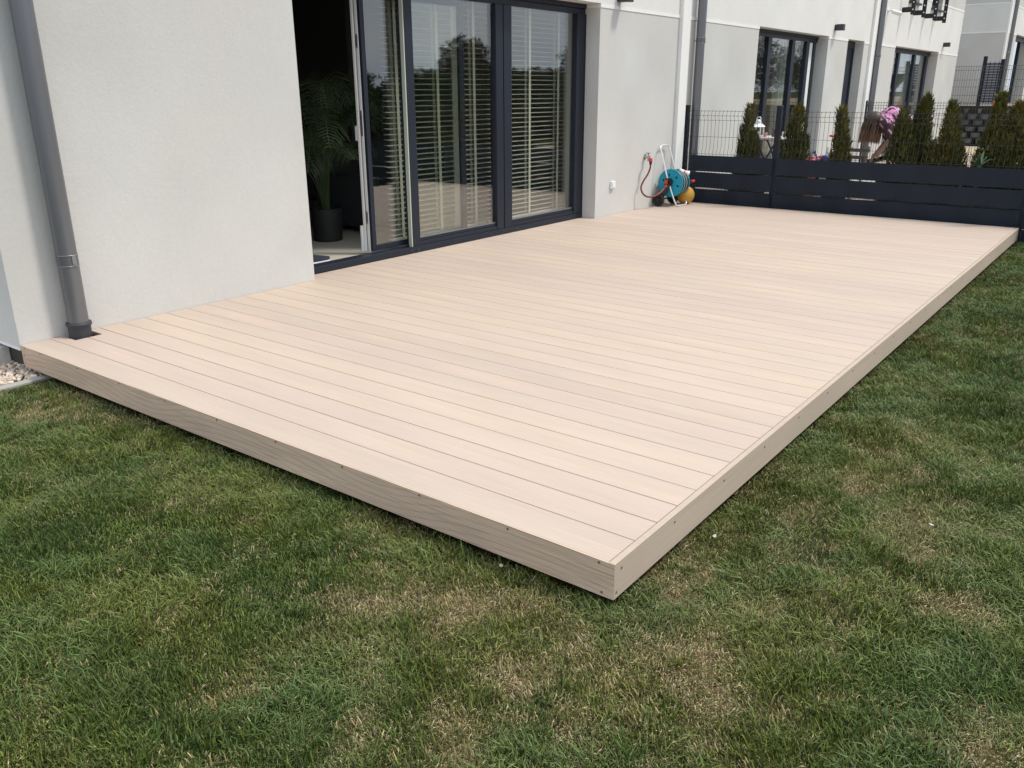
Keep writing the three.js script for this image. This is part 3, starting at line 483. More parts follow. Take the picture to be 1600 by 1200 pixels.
{ // fence and slatted screen on the retaining wall
  const x = 25.15, f = thing('slatted_screen', 'bluish slatted screen between two dark posts before the grey side wall', 'screen');
  for (const [z, y] of [[0.56, 2.20], [0.99, 2.12]]) mesh('post', rbx(x - 0.05, x + 0.05, 0.9, y, z - 0.045, z + 0.045, 0.006), M.fence, f);
  for (let k = 0; k < 15; k++) mesh('slat', rbx(x - 0.012, x + 0.012, 1.02 + k * 0.068, 1.076 + k * 0.068, 0.607, 0.943, 0.004), mat([0.07, 0.085, 0.13], 0.5), f);
  for (const z of [0.69, 0.80, 0.90]) mesh('upright', bx(x - 0.022, x - 0.0125, 1.0, 2.06, z - 0.008, z + 0.008), M.fence, f);
  const g = thing('garden_fence', 'pale grey wire fence on the planter wall in front of the grey side wall', 'fence');
  meshPanel(g, x - 0.12, -0.6, 3.6, 0.93, 1.95, [1.4, 1.9], [[0, 1.95], [0, 1.85], [0, 1.6], [0, 1.42], [0, 1.2], [0, 1.0]], 0.0045, 0.06, mat([0.10, 0.105, 0.11], 0.5));
  for (const z of [-0.6, 3.63]) mesh('post', rbx(x - 0.15, x - 0.09, 0.9, 2.0, z - 0.03, z + 0.03, 0.004), M.fence, g);
  // planter-block wall
  const w = thing('retaining_wall', 'dark grey retaining wall of hollow planter blocks behind the evergreens', 'wall'), r = rng(31);
  const bm = [mat([0.11, 0.112, 0.115], 0.95), mat([0.09, 0.092, 0.096], 0.95), mat([0.13, 0.13, 0.132], 0.95)], shell = new THREE.CylinderGeometry(0.125, 0.115, 0.118, 14, 1, true, -Math.PI * 0.98, Math.PI * 0.96), inner = new THREE.CylinderGeometry(0.095, 0.085, 0.11, 14, 1, true, -Math.PI * 0.98, Math.PI * 0.96), ring = new THREE.RingGeometry(0.095, 0.125, 14, 1, Math.PI / 2, Math.PI);
  ring.rotateX(-Math.PI / 2); ring.translate(0, 0.059, 0); ring.rotateY(0);
  const soilDisc = new THREE.CircleGeometry(0.095, 14).rotateX(-Math.PI / 2).translate(0, 0.02, 0);
  const dm = mat([0.02, 0.018, 0.016], 1);
  for (const m of bm) m.side = THREE.DoubleSide;
  for (let row = 0; row < 6; row++) for (let k = 0; k < 13; k++) {
    const b = mesh('block', [shell.clone(), inner.clone(), ring.clone()], bm[Math.floor(r() * 3)], w); b.position.set(24.72 + row * 0.05, 0.02 + row * 0.158, -0.15 + k * 0.33 + (row % 2) * 0.165);
    const s = mesh('soil', soilDisc, dm, b);
  }
  mesh('wall_core', bx(24.86, 25.0, -0.2, 0.92, -0.9, 4.2), dm, w);
  structure(mesh('upper_terrace_ground', bx(25.0, 60, -0.3, 0.915, -9, 12), M.soil));
  structure(mesh('garden_path', bx(20.5, 24.6, -0.128, -0.11, 0.3, 3), mat([0.42, 0.34, 0.25], 1)));
  const pr = thing('parasol', 'folded dark parasol at the edge of the upper terrace', 'parasol', null, [27.0, 0.915, 1.75]);
  mesh('canopy', new THREE.ConeGeometry(0.42, 0.55, 8).rotateX(Math.PI).translate(0, 0.62, 0), M.black, pr); mesh('pole', rod([0, 0, 0], [0, 1.0, 0], 0.025), M.black, pr);
  const ob = thing('flower_pot', 'small orange pot on top of the planter wall by the screen', 'pot', null, [24.95, 0.93, 1.0]); mesh('pot_body', new THREE.LatheGeometry([[0, 0], [0.05, 0], [0.065, 0.1], [0.07, 0.1], [0.07, 0.12], [0.06, 0.12]].map(q => new THREE.Vector2(...q)), 16), mat([0.65, 0.16, 0.08], 0.7), ob); mesh('plant_leaves', Array.from({ length: 9 }, (_, i) => bar([0, 0.11, 0], [0.06 * Math.cos(i), 0.19 + 0.02 * Math.sin(i * 3), 0.06 * Math.sin(i)], 0.02, 0.003)), mat([0.08, 0.11, 0.03], 0.8), ob);
}
// ------------------------------------------------------------ evergreens behind the fence
function evergreen(label, x, z, h, w, tone, seed, cone = 0.6) {
  const g = thing('evergreen_shrub', label, 'shrub', 'evergreens behind the dark fence', [x, -0.13, z]), r = rng(seed), P = [], C = [], N = (w *= 1.14, 1) * Math.round(4400 * Math.min(1.5, h * w * 2.3));
  const leanX = (r() - 0.5) * 0.10, leanZ = (r() - 0.5) * 0.16;
  const tips = [[0, 0, 1, 0.8]]; for (let k = 0; k < 5; k++) { const a = k * 2.4 + seed, q = w * (0.16 + 0.14 * r()); tips.push([q * Math.cos(a), q * Math.sin(a), 0.38 + 0.42 * r(), 0.42 + 0.25 * r()]); }
  for (let i = 0; i < N; i++) {
    const T = tips[r() < 0.45 ? 0 : 1 + Math.floor(r() * 5)], hh = h * T[2], ww = w * T[3];
    const t = Math.pow(r(), 0.85), a = r() * 6.283, lump = 0.45 + 1.05 * fbm(Math.cos(a) * 1.3 + seed, t * 6 * T[2] + Math.sin(a) * 1.3, 3, seed);
    const prof = Math.pow(1 - t, cone) * (0.72 + 0.28 * Math.min(1, t * 5)) * ww / 2 * lump, d = (prof + 0.012) * Math.pow(r(), 0.45);
    const cx = T[0] + d * Math.cos(a) + leanX * t, cz = T[1] + d * Math.sin(a) + leanZ * t * t, cy = 0.03 + t * hh * (0.93 + 0.07 * r()), L = 0.032 + 0.06 * r() * r(), out = 0.15 + 0.75 * r(), W = 0.005 + 0.006 * r();
    const edge = d / (prof + 0.012), k = 0.55 + 0.9 * r(), patch = sstep(0.45, 0.7, fbm(a * 0.9 + seed, t * 4, 2, seed + 3)), gold = (0.25 + 0.75 * tone) * (0.35 * sstep(0.6, 1, edge) + 0.75 * patch) * (0.4 + 0.6 * r());
    const c = [(0.090 + 0.150 * gold) * k, (0.100 + 0.080 * gold) * k, (0.030 + 0.012 * gold) * k];
    for (let s = 0; s < 3; s++) {
      const aa = a + (s - 1) * 0.6 + (r() - 0.5) * 0.5, dx = Math.cos(aa) * L * out, dz = Math.sin(aa) * L * out, dy = L * (0.75 + 0.4 * r()), wx = -Math.sin(aa + r()) * W, wz = Math.cos(aa + r()) * W;
      P.push(cx - wx, cy, cz - wz, cx + wx, cy, cz + wz, cx + dx, cy + dy, cz + dz); for (let v = 0; v < 3; v++) C.push(...c);
    }
  }
  const q = tri(P); q.setAttribute('color', new THREE.Float32BufferAttribute(C, 3));
  mesh('trunk', rod([0, 0, 0], [leanX * 0.8, h * 0.85, leanZ * 0.7], 0.022, 8, 0.006), mat([0.09, 0.06, 0.04], 0.9), g);
  mesh('foliage', q, evMat, g);
}
const evMat = mat([1, 1, 1], 0.85, { vertexColors: true, side: THREE.DoubleSide, specularIntensity: 0.25 });
evergreen('narrow olive evergreen beside the white lantern', 8.86, 0.60, 1.30, 0.22, 0.35, 601, 0.28);
evergreen('low broad dark evergreen in front of the lantern table', 8.80, 0.72, 0.98, 0.46, 0.1, 611, 0.6);
evergreen('golden tipped evergreen right of the lantern table, behind the second fence post', 8.88, 1.235, 1.29, 0.40, 0.7, 621, 0.42);
evergreen('slim golden evergreen between the watering can and the folding chair', 8.88, 1.85, 1.27, 0.29, 0.75, 631, 0.30);
evergreen('broad olive evergreen hiding the legs of the bending person', 8.86, 2.58, 1.25, 0.52, 0.45, 641, 0.55);
evergreen('tall dark evergreen just right of the one hiding the person', 9.02, 2.66, 1.41, 0.42, 0.05, 651, 0.5);
evergreen('browning evergreen left of the strappy leaves', 8.82, 3.08, 1.34, 0.50, 0.85, 661, 0.6);
evergreen('tall dark conical evergreen right of the strappy leaves', 8.84, 3.46, 1.44, 0.50, 0.3, 671, 0.65);
evergreen('spreading evergreen beside the fence post at the lawn', 8.84, 3.70, 1.34, 0.56, 0.5, 681, 0.6);
evergreen('broad evergreen beyond the fence post at the lawn', 8.86, 4.25, 1.3, 0.56, 0.4, 691, 0.6);
{ // strappy plant
  const g = thing('strappy_plant', 'long strappy green leaves arching above the fence between two evergreens', 'plant', null, [8.52, 0.0, 3.43]), r = rng(7);
  const lm = mat([0.10, 0.16, 0.06], 0.45, { side: THREE.DoubleSide });
  for (let i = 0; i < 9; i++) {
    const a = i * 0.72 + r(), L = 0.13 + 0.10 * r(), pts = []; for (let k = 0; k <= 8; k++) { const t = k / 8; pts.push([Math.cos(a) * L * t * 0.95, 0.575 + 0.20 * t - 0.24 * t * t * (0.4 + r() * 0.2) * (i % 3 ? 1 : 0.3), Math.sin(a) * L * t * 0.95]); }
    const P = []; for (let k = 0; k < 8; k++) { const w0 = 0.014 * Math.sqrt(1 - k / 8) * 1.3, w1 = 1.3 * 0.014 * Math.sqrt(Math.max(0, 1 - (k + 1) / 8)), nx = -Math.sin(a), nz = Math.cos(a), A = pts[k], B = pts[k + 1]; P.push(A[0] - nx * w0, A[1], A[2] - nz * w0, A[0] + nx * w0, A[1], A[2] + nz * w0, B[0] + nx * w1, B[1], B[2] + nz * w1, A[0] - nx * w0, A[1], A[2] - nz * w0, B[0] + nx * w1, B[1], B[2] + nz * w1, B[0] - nx * w1, B[1], B[2] - nz * w1); }
    mesh('leaf', tri(P), lm, g);
  }
  mesh('stem', rod([0, 0, 0], [0, 0.6, 0], 0.02, 8), lm, g);
}
// ------------------------------------------------------------ hose reel and its corner
{
  const R = thing('hose_reel', 'teal garden hose reel on a silver tube trolley against the wall', 'hose reel');
  const fy = 0.283, fz = 0.195, xL = 7.665, xR = 7.885;
  const frame = (pts) => tube(pts, 0.0095, 90, 10);
  // one bent silver tube: foot, legs and handle
  const leg = x => [[x, 0.045, 0.285], [x, 0.30, 0.175], [x, 0.66, 0.055]];
  mesh('frame', frame([[7.675, 0.012, 0.300], [7.665, 0.014, 0.299], [7.645, 0.05, 0.285], [7.643, 0.30, 0.178], [7.641, 0.655, 0.058], [7.645, 0.70, 0.042], [7.668, 0.716, 0.036], [7.85, 0.716, 0.036], [7.875, 0.70, 0.042], [7.88, 0.655, 0.058], [7.905, 0.30, 0.178], [7.925, 0.05, 0.29], [7.905, 0.014, 0.308], [7.895, 0.012, 0.31], [7.785, 0.011, 0.309]].concat([[7.675, 0.012, 0.3015]])), M.alu, R);
  const flange = (x0, x1) => { // disc with an embossed rim and spoke holes
    const s = new THREE.Shape(); s.absarc(0, 0, 0.166, 0, Math.PI * 2); for (let k = 0; k < 6; k++) { const a = k * Math.PI / 3 + 0.3, h = new THREE.Path(); h.absellipse(0.102 * Math.cos(a), 0.102 * Math.sin(a), 0.021, 0.013, 0, Math.PI * 2, true, a); s.holes.push(h); }
    const g = new THREE.ExtrudeGeometry(s, { depth: x1 - x0, bevelEnabled: true, bevelSize: 0.004, bevelThickness: 0.003, bevelSegments: 2, curveSegments: 28 }); g.rotateY(Math.PI / 2); g.translate(x0, fy, fz); return g;
  };
  const d1 = mesh('drum_flange', [flange(xL, xL + 0.008), new THREE.TorusGeometry(0.163, 0.006, 10, 48).rotateY(Math.PI / 2).translate(xL, fy, fz), new THREE.TorusGeometry(0.06, 0.005, 8, 32).rotateY(Math.PI / 2).translate(xL - 0.002, fy, fz)], M.teal, R);
  mesh('drum_flange', [flange(xR - 0.008, xR).translate(0, -fy, -fz).scale(1, 0.92, 0.92).translate(0, fy, fz), new THREE.TorusGeometry(0.150, 0.006, 10, 48).rotateY(Math.PI / 2).translate(xR, fy, fz)], M.teal, R);
  mesh('drum_core', xcyl(xL + 0.009, xR - 0.009, fy, fz, 0.085, 28), M.black, R);
  // wound hose, layered
  const hoseDark = mat([0.035, 0.05, 0.055], 0.5), hosePale = mat([0.34, 0.42, 0.44], 0.45), coil = (a, rr, m, nm, T2 = 7) => { const pts = []; const n = T2 * 22; for (let i = 0; i <= n; i++) { const t = i / n, th = i / 22 * 2 * Math.PI + a; pts.push([xL + 0.022 + t * (xR - xL - 0.044), fy + rr * Math.cos(th), fz + rr * Math.sin(th)]); } mesh(nm, tube(pts, 0.0098, n * 2, 8), m, R); };
  coil(0, 0.128, hoseDark, 'wound_hose'); coil(1.2, 0.146, hosePale, 'wound_hose', 3); coil(4.1, 0.147, hoseDark, 'wound_hose', 6);
  mesh('hub', [xcyl(xL - 0.035, xL - 0.003, fy + 0.012, fz - 0.012, 0.045, 24), rbx(xL - 0.06, xL - 0.012, fy - 0.035, fy + 0.06, fz - 0.055, fz - 0.005, 0.01)], M.black, R);
  mesh('hub_button', rbx(xL - 0.068, xL - 0.058, fy - 0.005, fy + 0.042, fz - 0.048, fz - 0.012, 0.005), M.red, R);
  const arm = (x, w) => { const g = bar([x, 0.085, 0.075], [x, fy - 0.01, fz - 0.01], w, 0.06); return g; };
  mesh('wheel_arm', [arm(xL - 0.03, 0.04), arm(xR + 0.02, 0.04)], mat([0.035, 0.036, 0.038], 0.6), R);
  mesh('axle', xcyl(7.575, 7.93, 0.08, 0.085, 0.01, 12), M.black, R);
  for (const [x, z] of [[7.572, 0.085], [7.925, 0.105]]) {
    const w = new THREE.Group(); put(w, 'wheel', R); w.position.set(x, 0.08, z);
    mesh('tyre', new THREE.TorusGeometry(0.063, 0.0165, 12, 36).rotateY(Math.PI / 2), M.rubber, w);
    mesh('rim', [xcyl(-0.012, 0.012, 0, 0, 0.02, 16), ...Array.from({ length: 5 }, (_, k) => { const a = k * 1.2566 + 0.3; return bar([-0.003, 0.015 * Math.cos(a), 0.015 * Math.sin(a)], [-0.003, 0.055 * Math.cos(a), 0.055 * Math.sin(a)], 0.014, 0.015); }), xcyl(0.004, 0.009, 0, 0, 0.055, 24)], M.black, w);
  }
  mesh('crank_arm', [bar([xR + 0.014, fy, fz], [xR + 0.02, fy + 0.01, fz + 0.165], 0.014, 0.022)], M.black, R);
  mesh('crank_grip', xcyl(xR + 0.022, xR + 0.10, fy + 0.01, fz + 0.16, 0.0175, 16, 0.0155), M.red, R);
  mesh('spray_nozzle', [rod([7.79, 0.435, 0.245], [7.86, 0.40, 0.30], 0.02, 14, 0.024), rod([7.86, 0.40, 0.30], [7.885, 0.388, 0.318], 0.026, 14, 0.036), rod([7.80, 0.43, 0.25], [7.80, 0.385, 0.285], 0.014, 10)], M.white, R);
  mesh('nozzle_collar', rod([7.832, 0.413, 0.279], [7.842, 0.408, 0.287], 0.026, 14), M.red, R);
  mesh('inlet', [rod([xL - 0.045, fy - 0.02, fz - 0.02], [xL - 0.055, fy - 0.045, fz - 0.045], 0.018, 12)], mat([0.45, 0.08, 0.08], 0.5), R);

  const H = thing('supply_hose', 'dark red striped hose hanging from the tap to the reel', 'hose');
  const pts = [[7.292, 0.545, 0.105], [7.288, 0.49, 0.105], [7.262, 0.415, 0.09], [7.20, 0.335, 0.068], [7.165, 0.265, 0.06], [7.18, 0.20, 0.075], [7.23, 0.158, 0.10], [7.32, 0.145, 0.13], [7.45, 0.175, 0.16], [7.56, 0.225, 0.165], [xL - 0.055, fy - 0.045, fz - 0.045]];
  mesh('hose', tube(pts, 0.0105, 140, 10), mat([0.20, 0.045, 0.045], 0.5, { map: tex(64, 64, (u, v) => ((v * 2 + 0 * u) % 1 < 0.22 ? [0.75, 0.5, 0.48] : [0.95, 0.95, 0.95]), 1, 2) }), H);
  mesh('connector', [rod([7.292, 0.60, 0.1], [7.292, 0.565, 0.105], 0.023, 16, 0.025)], M.red, H); mesh('coupling', rod([7.292, 0.565, 0.105], [7.291, 0.525, 0.105], 0.02, 16, 0.014), M.black, H);
  const t = thing('garden_tap', 'small brass and chrome tap on the wall above the hose reel', 'tap', null, [7.33, 0.61, 0]);
  mesh('tap_body', [rod([0, 0, 0.002], [0, 0, 0.075], 0.014, 14), new THREE.CylinderGeometry(0.032, 0.032, 0.006, 20).rotateX(Math.PI / 2).translate(0, 0, 0.0045)], M.steel, t);
  mesh('spout', tube([[0, 0, 0.07], [-0.012, -0.002, 0.095], [-0.035, -0.008, 0.102], [-0.037, -0.012, 0.103]], 0.013, 20, 10), M.steel, t);
  mesh('handle_wheel', [new THREE.TorusGeometry(0.024, 0.006, 8, 24).rotateX(Math.PI / 2).translate(0, 0.046, 0.05), rod([0, 0, 0.05], [0, 0.046, 0.05], 0.007), bar([-0.022, 0.046, 0.05], [0.022, 0.046, 0.05], 0.006, 0.008)], mat([0.30, 0.30, 0.30], 0.4, { metalness: 0.6 }), t);
  mesh('non_return_valve', rod([0, -0.01, 0.05], [0, -0.05, 0.05], 0.012, 12), M.steel, t);
  const b = thing('ball', 'ochre yellow ball on the deck behind the hose reel', 'ball', null, [8.0, 0.112, 0.245]);
  const sg = new THREE.SphereGeometry(0.112, 40, 28), sp = sg.attributes.position; for (let i = 0; i < sp.count; i++) { const v = V(sp.getX(i), sp.getY(i), sp.getZ(i)), a = Math.atan2(v.z, v.x), k = 1 - 0.012 * Math.exp(-Math.pow(Math.sin(a * 3) * 9, 2)); v.multiplyScalar(k); sp.setXYZ(i, v.x, Math.max(v.y, -0.1115), v.z); } sg.computeVertexNormals();
  mesh('skin', sg, mat([0.50, 0.27, 0.035], 0.6, { bumpMap: stuccoBump, bumpScale: 0.002 }), b); mesh('valve', new THREE.CylinderGeometry(0.006, 0.006, 0.002, 12).translate(0, 0.1125, 0), M.black, b);
}
// ------------------------------------------------------------ inside the room
{
  const p = thing('potted_palm', 'tall palm in a black pot just inside the open terrace door', 'houseplant', null, [3.33, 0.036, -1.17]), r = rng(55);
  mesh('pot', new THREE.LatheGeometry([[0, 0], [0.128, 0], [0.135, 0.006], [0.146, 0.30], [0.144, 0.305], [0.135, 0.30], [0.132, 0.26], [0, 0.26]].map(q => new THREE.Vector2(...q)), 40), mat([0.010, 0.010, 0.011], 0.6), p);
  const lm = mat([0.032, 0.052, 0.017], 0.5, { side: THREE.DoubleSide });
  for (let i = 0; i < 22; i++) {
    const a = i * 2.399 + r() * 0.4, reach = 0.34 + 0.42 * r(), top = 0.45 + 0.85 * r(), drop = 0.16 + 0.22 * r(), pts = [];
    for (let k = 0; k <= 12; k++) { const t = k / 12, o = 0.03 + reach * Math.pow(t, 1.9); pts.push(V(Math.cos(a) * o, 0.26 + top * Math.sin(Math.min(1, t * 1.25) * Math.PI / 2) - drop * Math.pow(Math.max(0, t - 0.55) / 0.45, 2), Math.sin(a) * o)); }
    const cur = new THREE.CatmullRomCurve3(pts), P = [];
    for (let k = 0; k < 24; k++) for (const s of [-1, 1]) {
      const t = 0.48 + 0.52 * k / 24, o = cur.getPointAt(t), tg = cur.getTangentAt(t), side = tg.clone().cross(V(0, 1, 0)).normalize().multiplyScalar(s), L = 0.30 * Math.sin(Math.PI * (0.22 + 0.7 * k / 24)) * (0.8 + 0.4 * r());
      const d = side.clone().multiplyScalar(0.8).addScaledVector(tg, 0.5).normalize(), w = tg.clone().multiplyScalar(0.005), q = (f, y) => o.clone().addScaledVector(d, L * f).add(V(0, y * L, 0)), m = q(0.42, 0.03), n = q(0.75, -0.22), e = q(0.88, -0.62);
      const A = o.clone().sub(w), B = o.clone().add(w), m0 = m.clone().sub(w), m1 = m.clone().add(w), n0 = n.clone().sub(w), n1 = n.clone().add(w);
      for (const v of [A, B, m1, A, m1, m0, m0, m1, n1, m0, n1, n0, n0, n1, e]) P.push(v.x, v.y, v.z);
    }
    const f = mesh('frond', tri(P), lm, p); mesh('stalk', new THREE.TubeGeometry(cur, 16, 0.005, 6), mat([0.045, 0.07, 0.022], 0.6), f);
  }
  const s = thing('sofa', 'dark grey sofa standing in the room behind the palm', 'sofa', null, [3.78, 0.036, -1.38]), sm = mat([0.035, 0.037, 0.042], 0.95);
  mesh('seat', rbx(0, 2.0, 0.06, 0.40, -0.45, 0.3, 0.04), sm, s); mesh('armrest', rbx(-0.02, 0.18, 0.05, 0.56, -0.46, 0.31, 0.05), sm, s); mesh('backrest', rbx(0, 2.0, 0.3, 0.78, -0.66, -0.44, 0.05), sm, s);
  for (const [x, z] of [[0.05, 0.25], [0.05, -0.6], [1.95, 0.25], [1.95, -0.6]]) mesh('leg', rod([x, 0, z], [x, 0.06, z], 0.02), M.black, s);
  const sh = thing('slipper', 'navy slip-on shoe with a white sole at the open doorway', 'shoe', null, [2.36, 0.037, -0.375]);
  const outline = (k, dy) => { const o = new THREE.Shape(); o.moveTo(0, -0.032 * k); o.bezierCurveTo(0.10, -0.03 * k, 0.16, -0.05 * k, 0.22, -0.045 * k); o.bezierCurveTo(0.30, -0.04 * k, 0.30, 0.04 * k, 0.22, 0.043 * k); o.bezierCurveTo(0.15, 0.045 * k, 0.10, 0.028 * k, 0, 0.032 * k); o.bezierCurveTo(-0.03, 0.028 * k, -0.03, -0.028 * k, 0, -0.032 * k); return o; };
  mesh('sole', new THREE.ExtrudeGeometry(outline(1.04), { depth: 0.012, bevelEnabled: true, bevelSize: 0.002, bevelThickness: 0.002, bevelSegments: 1 }).rotateX(-Math.PI / 2).translate(0, 0.003, 0), M.white, sh);
  { const g = new THREE.ExtrudeGeometry(outline(1), { depth: 0.045, bevelEnabled: true, bevelSize: 0.004, bevelThickness: 0.004, bevelSegments: 2, curveSegments: 16, steps: 6 }).rotateX(-Math.PI / 2).translate(0, 0.02, 0), q = g.attributes.position; for (let i = 0; i < q.count; i++) { const x = q.getX(i), y = q.getY(i) - 0.018; q.setY(i, 0.018 + y * (x > 0.13 ? Math.max(0.35, 1 - (x - 0.13) * 4.2) : 1)); q.setZ(i, q.getZ(i) * (1 - y * 5)); } g.computeVertexNormals(); mesh('upper', g, mat([0.02, 0.026, 0.045], 0.9), sh); }
  mesh('opening', new THREE.CylinderGeometry(0.028, 0.02, 0.004, 20).scale(1.9, 1, 0.8).translate(0.055, 0.069, 0), mat([0.10, 0.10, 0.11], 0.9), sh);
}
// ------------------------------------------------------------ the neighbour's things
{
  const tb = thing('folding_table', 'small white topped folding table with black crossed legs behind the evergreens', 'table', null, [10.45, 0, 0.37]);
  const top = 0.725; mesh('tabletop', rbx(-0.26, 0.26, top - 0.03, top, -0.235, 0.235, 0.006), mat([0.62, 0.58, 0.56], 0.6), tb);
  for (const x of [-0.2, 0.2]) { mesh('leg', bar([x, 0.002, -0.2], [x, top - 0.032, 0.16], 0.022, 0.022), M.black, tb); mesh('leg', bar([x + 0.024, 0.002, 0.2], [x + 0.024, top - 0.032, -0.16], 0.022, 0.022), M.black, tb); }
  const ln = thing('lantern', 'white metal lantern with glass sides standing on the folding table', 'lantern', null, [10.30, top + 0.001, 0.215]);
  mesh('base', rbx(-0.07, 0.07, 0, 0.02, -0.07, 0.07, 0.004), M.white, ln);
  for (const [x, z] of [[-1, -1], [-1, 1], [1, -1], [1, 1]]) mesh('corner_post', rbx(x * 0.06 - 0.007, x * 0.06 + 0.007, 0.021, 0.135, z * 0.06 - 0.007, z * 0.06 + 0.007, 0.002), M.white, ln);
  mesh('roof', [new THREE.CylinderGeometry(0.055, 0.115, 0.045, 4, 1).rotateY(Math.PI / 4).translate(0, 0.159, 0), new THREE.SphereGeometry(0.042, 20, 14).translate(0, 0.2, -0.0)], M.white, ln);
  mesh('ring_handle', new THREE.TorusGeometry(0.03, 0.007, 8, 24).rotateY(Math.PI / 2).translate(0, 0.245, 0), M.white, ln);
  for (const [rot, t] of [[0, 0.06], [Math.PI / 2, 0.06]]) mesh('glass_pane', [new THREE.PlaneGeometry(0.1, 0.11).translate(0, 0.078, t).rotateY(rot)], M.glass, ln);
  mesh('candle', new THREE.CylinderGeometry(0.025, 0.025, 0.05, 16).translate(0, 0.046, 0), mat([0.7, 0.66, 0.55], 0.6), ln);
  const pot = (name, label, x, z, c, h, rr) => { const g = thing(name, label, 'pot', null, [x, top + 0.001, z]); mesh('pot_body', new THREE.LatheGeometry([[0, 0], [rr * 0.75, 0], [rr, h], [rr * 0.9, h], [rr * 0.85, h * 0.85], [0, h * 0.85]].map(q => new THREE.Vector2(...q)), 18), mat(c, 0.6), g); return g; };
  pot('flower_pot', 'small pinkish pot next to the white lantern on the folding table', 10.30, 0.33, [0.55, 0.28, 0.24], 0.06, 0.032);
  const br = pot('flower_pot', 'brown pot with a dark plant in the middle of the folding table', 10.40, 0.43, [0.16, 0.07, 0.05], 0.055, 0.05);
  mesh('plant_leaves', Array.from({ length: 12 }, (_, i) => bar([0, 0.045, 0], [0.05 * Math.cos(i * 2.4), 0.12 + 0.03 * Math.sin(i), 0.05 * Math.sin(i * 2.4)], 0.022, 0.003)), mat([0.05, 0.025, 0.035], 0.8), br);
  const bt = thing('bottle', 'small teal bottle standing on the folding table', 'bottle', null, [10.3, top + 0.001, 0.52]); mesh('bottle_body', new THREE.LatheGeometry([[0, 0], [0.02, 0], [0.022, 0.05], [0.01, 0.07], [0.01, 0.085], [0, 0.085]].map(q => new THREE.Vector2(...q)), 14), mat([0.02, 0.35, 0.33], 0.35), bt); mesh('cap', new THREE.CylinderGeometry(0.011, 0.011, 0.014, 12).translate(0, 0.093, 0), M.white, bt);
  const cp = thing('cup', 'white cup standing at the right end of the folding table', 'cup', null, [10.45, top + 0.001, 0.55]); mesh('cup_body', new THREE.LatheGeometry([[0, 0], [0.026, 0], [0.03, 0.07], [0.027, 0.07], [0.024, 0.006], [0, 0.006]].map(q => new THREE.Vector2(...q)), 18), M.white, cp); mesh('handle', new THREE.TorusGeometry(0.018, 0.004, 8, 16).translate(0.042, 0.036, 0), M.white, cp);
  // pink flowers in a trough
  const fl = thing('flower_trough', 'terracotta trough full of pink flowers above the fence strips', 'flowers', null, [9.75, 0, 1.19]), r = rng(13);
  mesh('trough', rbx(-0.09, 0.09, 0, 0.42, -0.2, 0.2, 0.02), mat([0.38, 0.16, 0.09], 0.9), fl);
  const petals = []; for (let i = 0; i < 46; i++) { const g = new THREE.IcosahedronGeometry(0.014 + 0.012 * r(), 1); g.scale(1, 0.7, 1); g.translate((r() - 0.5) * 0.18, 0.45 + 0.09 * r() * (1 - Math.abs((i / 46) - 0.5)), (r() - 0.5) * 0.30 + 0.03); petals.push(g); }
  stuff(mesh('blossoms', petals, mat([0.75, 0.18, 0.26], 0.7), fl)); stuff(mesh('leaves', Array.from({ length: 40 }, () => { const x = (r() - 0.5) * 0.2, z = (r() - 0.5) * 0.42; return bar([x * 0.5, 0.41, z * 0.8], [x, 0.46 + 0.09 * r(), z], 0.016, 0.003); }), mat([0.10, 0.13, 0.05], 0.8), fl));
  const cn = thing('watering_can', 'dark blue watering can with a white rose between two evergreens', 'watering can', null, [9.75, 0.36, 1.41]);
  mesh('can_body', new THREE.LatheGeometry([[0, 0], [0.07, 0], [0.075, 0.02], [0.065, 0.16], [0.05, 0.18], [0.045, 0.18], [0.055, 0.15], [0, 0.15]].map(q => new THREE.Vector2(...q)), 24), mat([0.05, 0.05, 0.22], 0.45), cn);
  mesh('spout', [rod([0, 0.04, -0.06], [0.0, 0.2, -0.155], 0.018, 10, 0.01), rod([0, 0.2, -0.155], [0, 0.225, -0.17], 0.012, 12, 0.026)], mat([0.05, 0.05, 0.22], 0.45), cn); mesh('handle', tube([[0, 0.17, 0.03], [0, 0.26, 0.06], [0, 0.22, 0.12], [0, 0.08, 0.075]], 0.009, 24, 8), mat([0.05, 0.05, 0.22], 0.45), cn);
  mesh('rose', rod([0, 0.18, 0.0], [0.0, 0.29, 0.01], 0.022, 12, 0.015), M.white, cn);
  const st = thing('plant_stand', 'short brick pillar carrying the watering can behind the fence', 'pillar', null, [9.75, 0, 1.41]); mesh('pillar', rbx(-0.09, 0.09, 0.0, 0.32, -0.09, 0.09, 0.006), M.concrete, st); mesh('capstone', rbx(-0.11, 0.11, 0.321, 0.359, -0.11, 0.11, 0.008), M.concrete, st);
  const rf = thing('red_flower', 'single red flower on a thin stem beside the slim evergreen', 'flower', null, [9.4, -0.12, 1.57]); mesh('stem', tube([[0, 0, 0], [0.01, 0.5, -0.02], [0, 0.92, 0]], 0.004, 16, 6), mat([0.07, 0.11, 0.04], 0.7), rf); mesh('petal', Array.from({ length: 6 }, (_, i) => new THREE.SphereGeometry(0.03, 10, 8).scale(1, 0.5, 0.6).translate(0.02, 0, 0).rotateY(i * 1.047).translate(0, 0.93, 0)), M.red, rf); mesh('leaf', Array.from({ length: 5 }, (_, i) => bar([0, 0.5 + i * 0.09, 0], [0.05 * Math.cos(i * 2.2), 0.55 + i * 0.09, 0.05 * Math.sin(i * 2.2)], 0.025, 0.003)), mat([0.07, 0.11, 0.04], 0.7), rf);
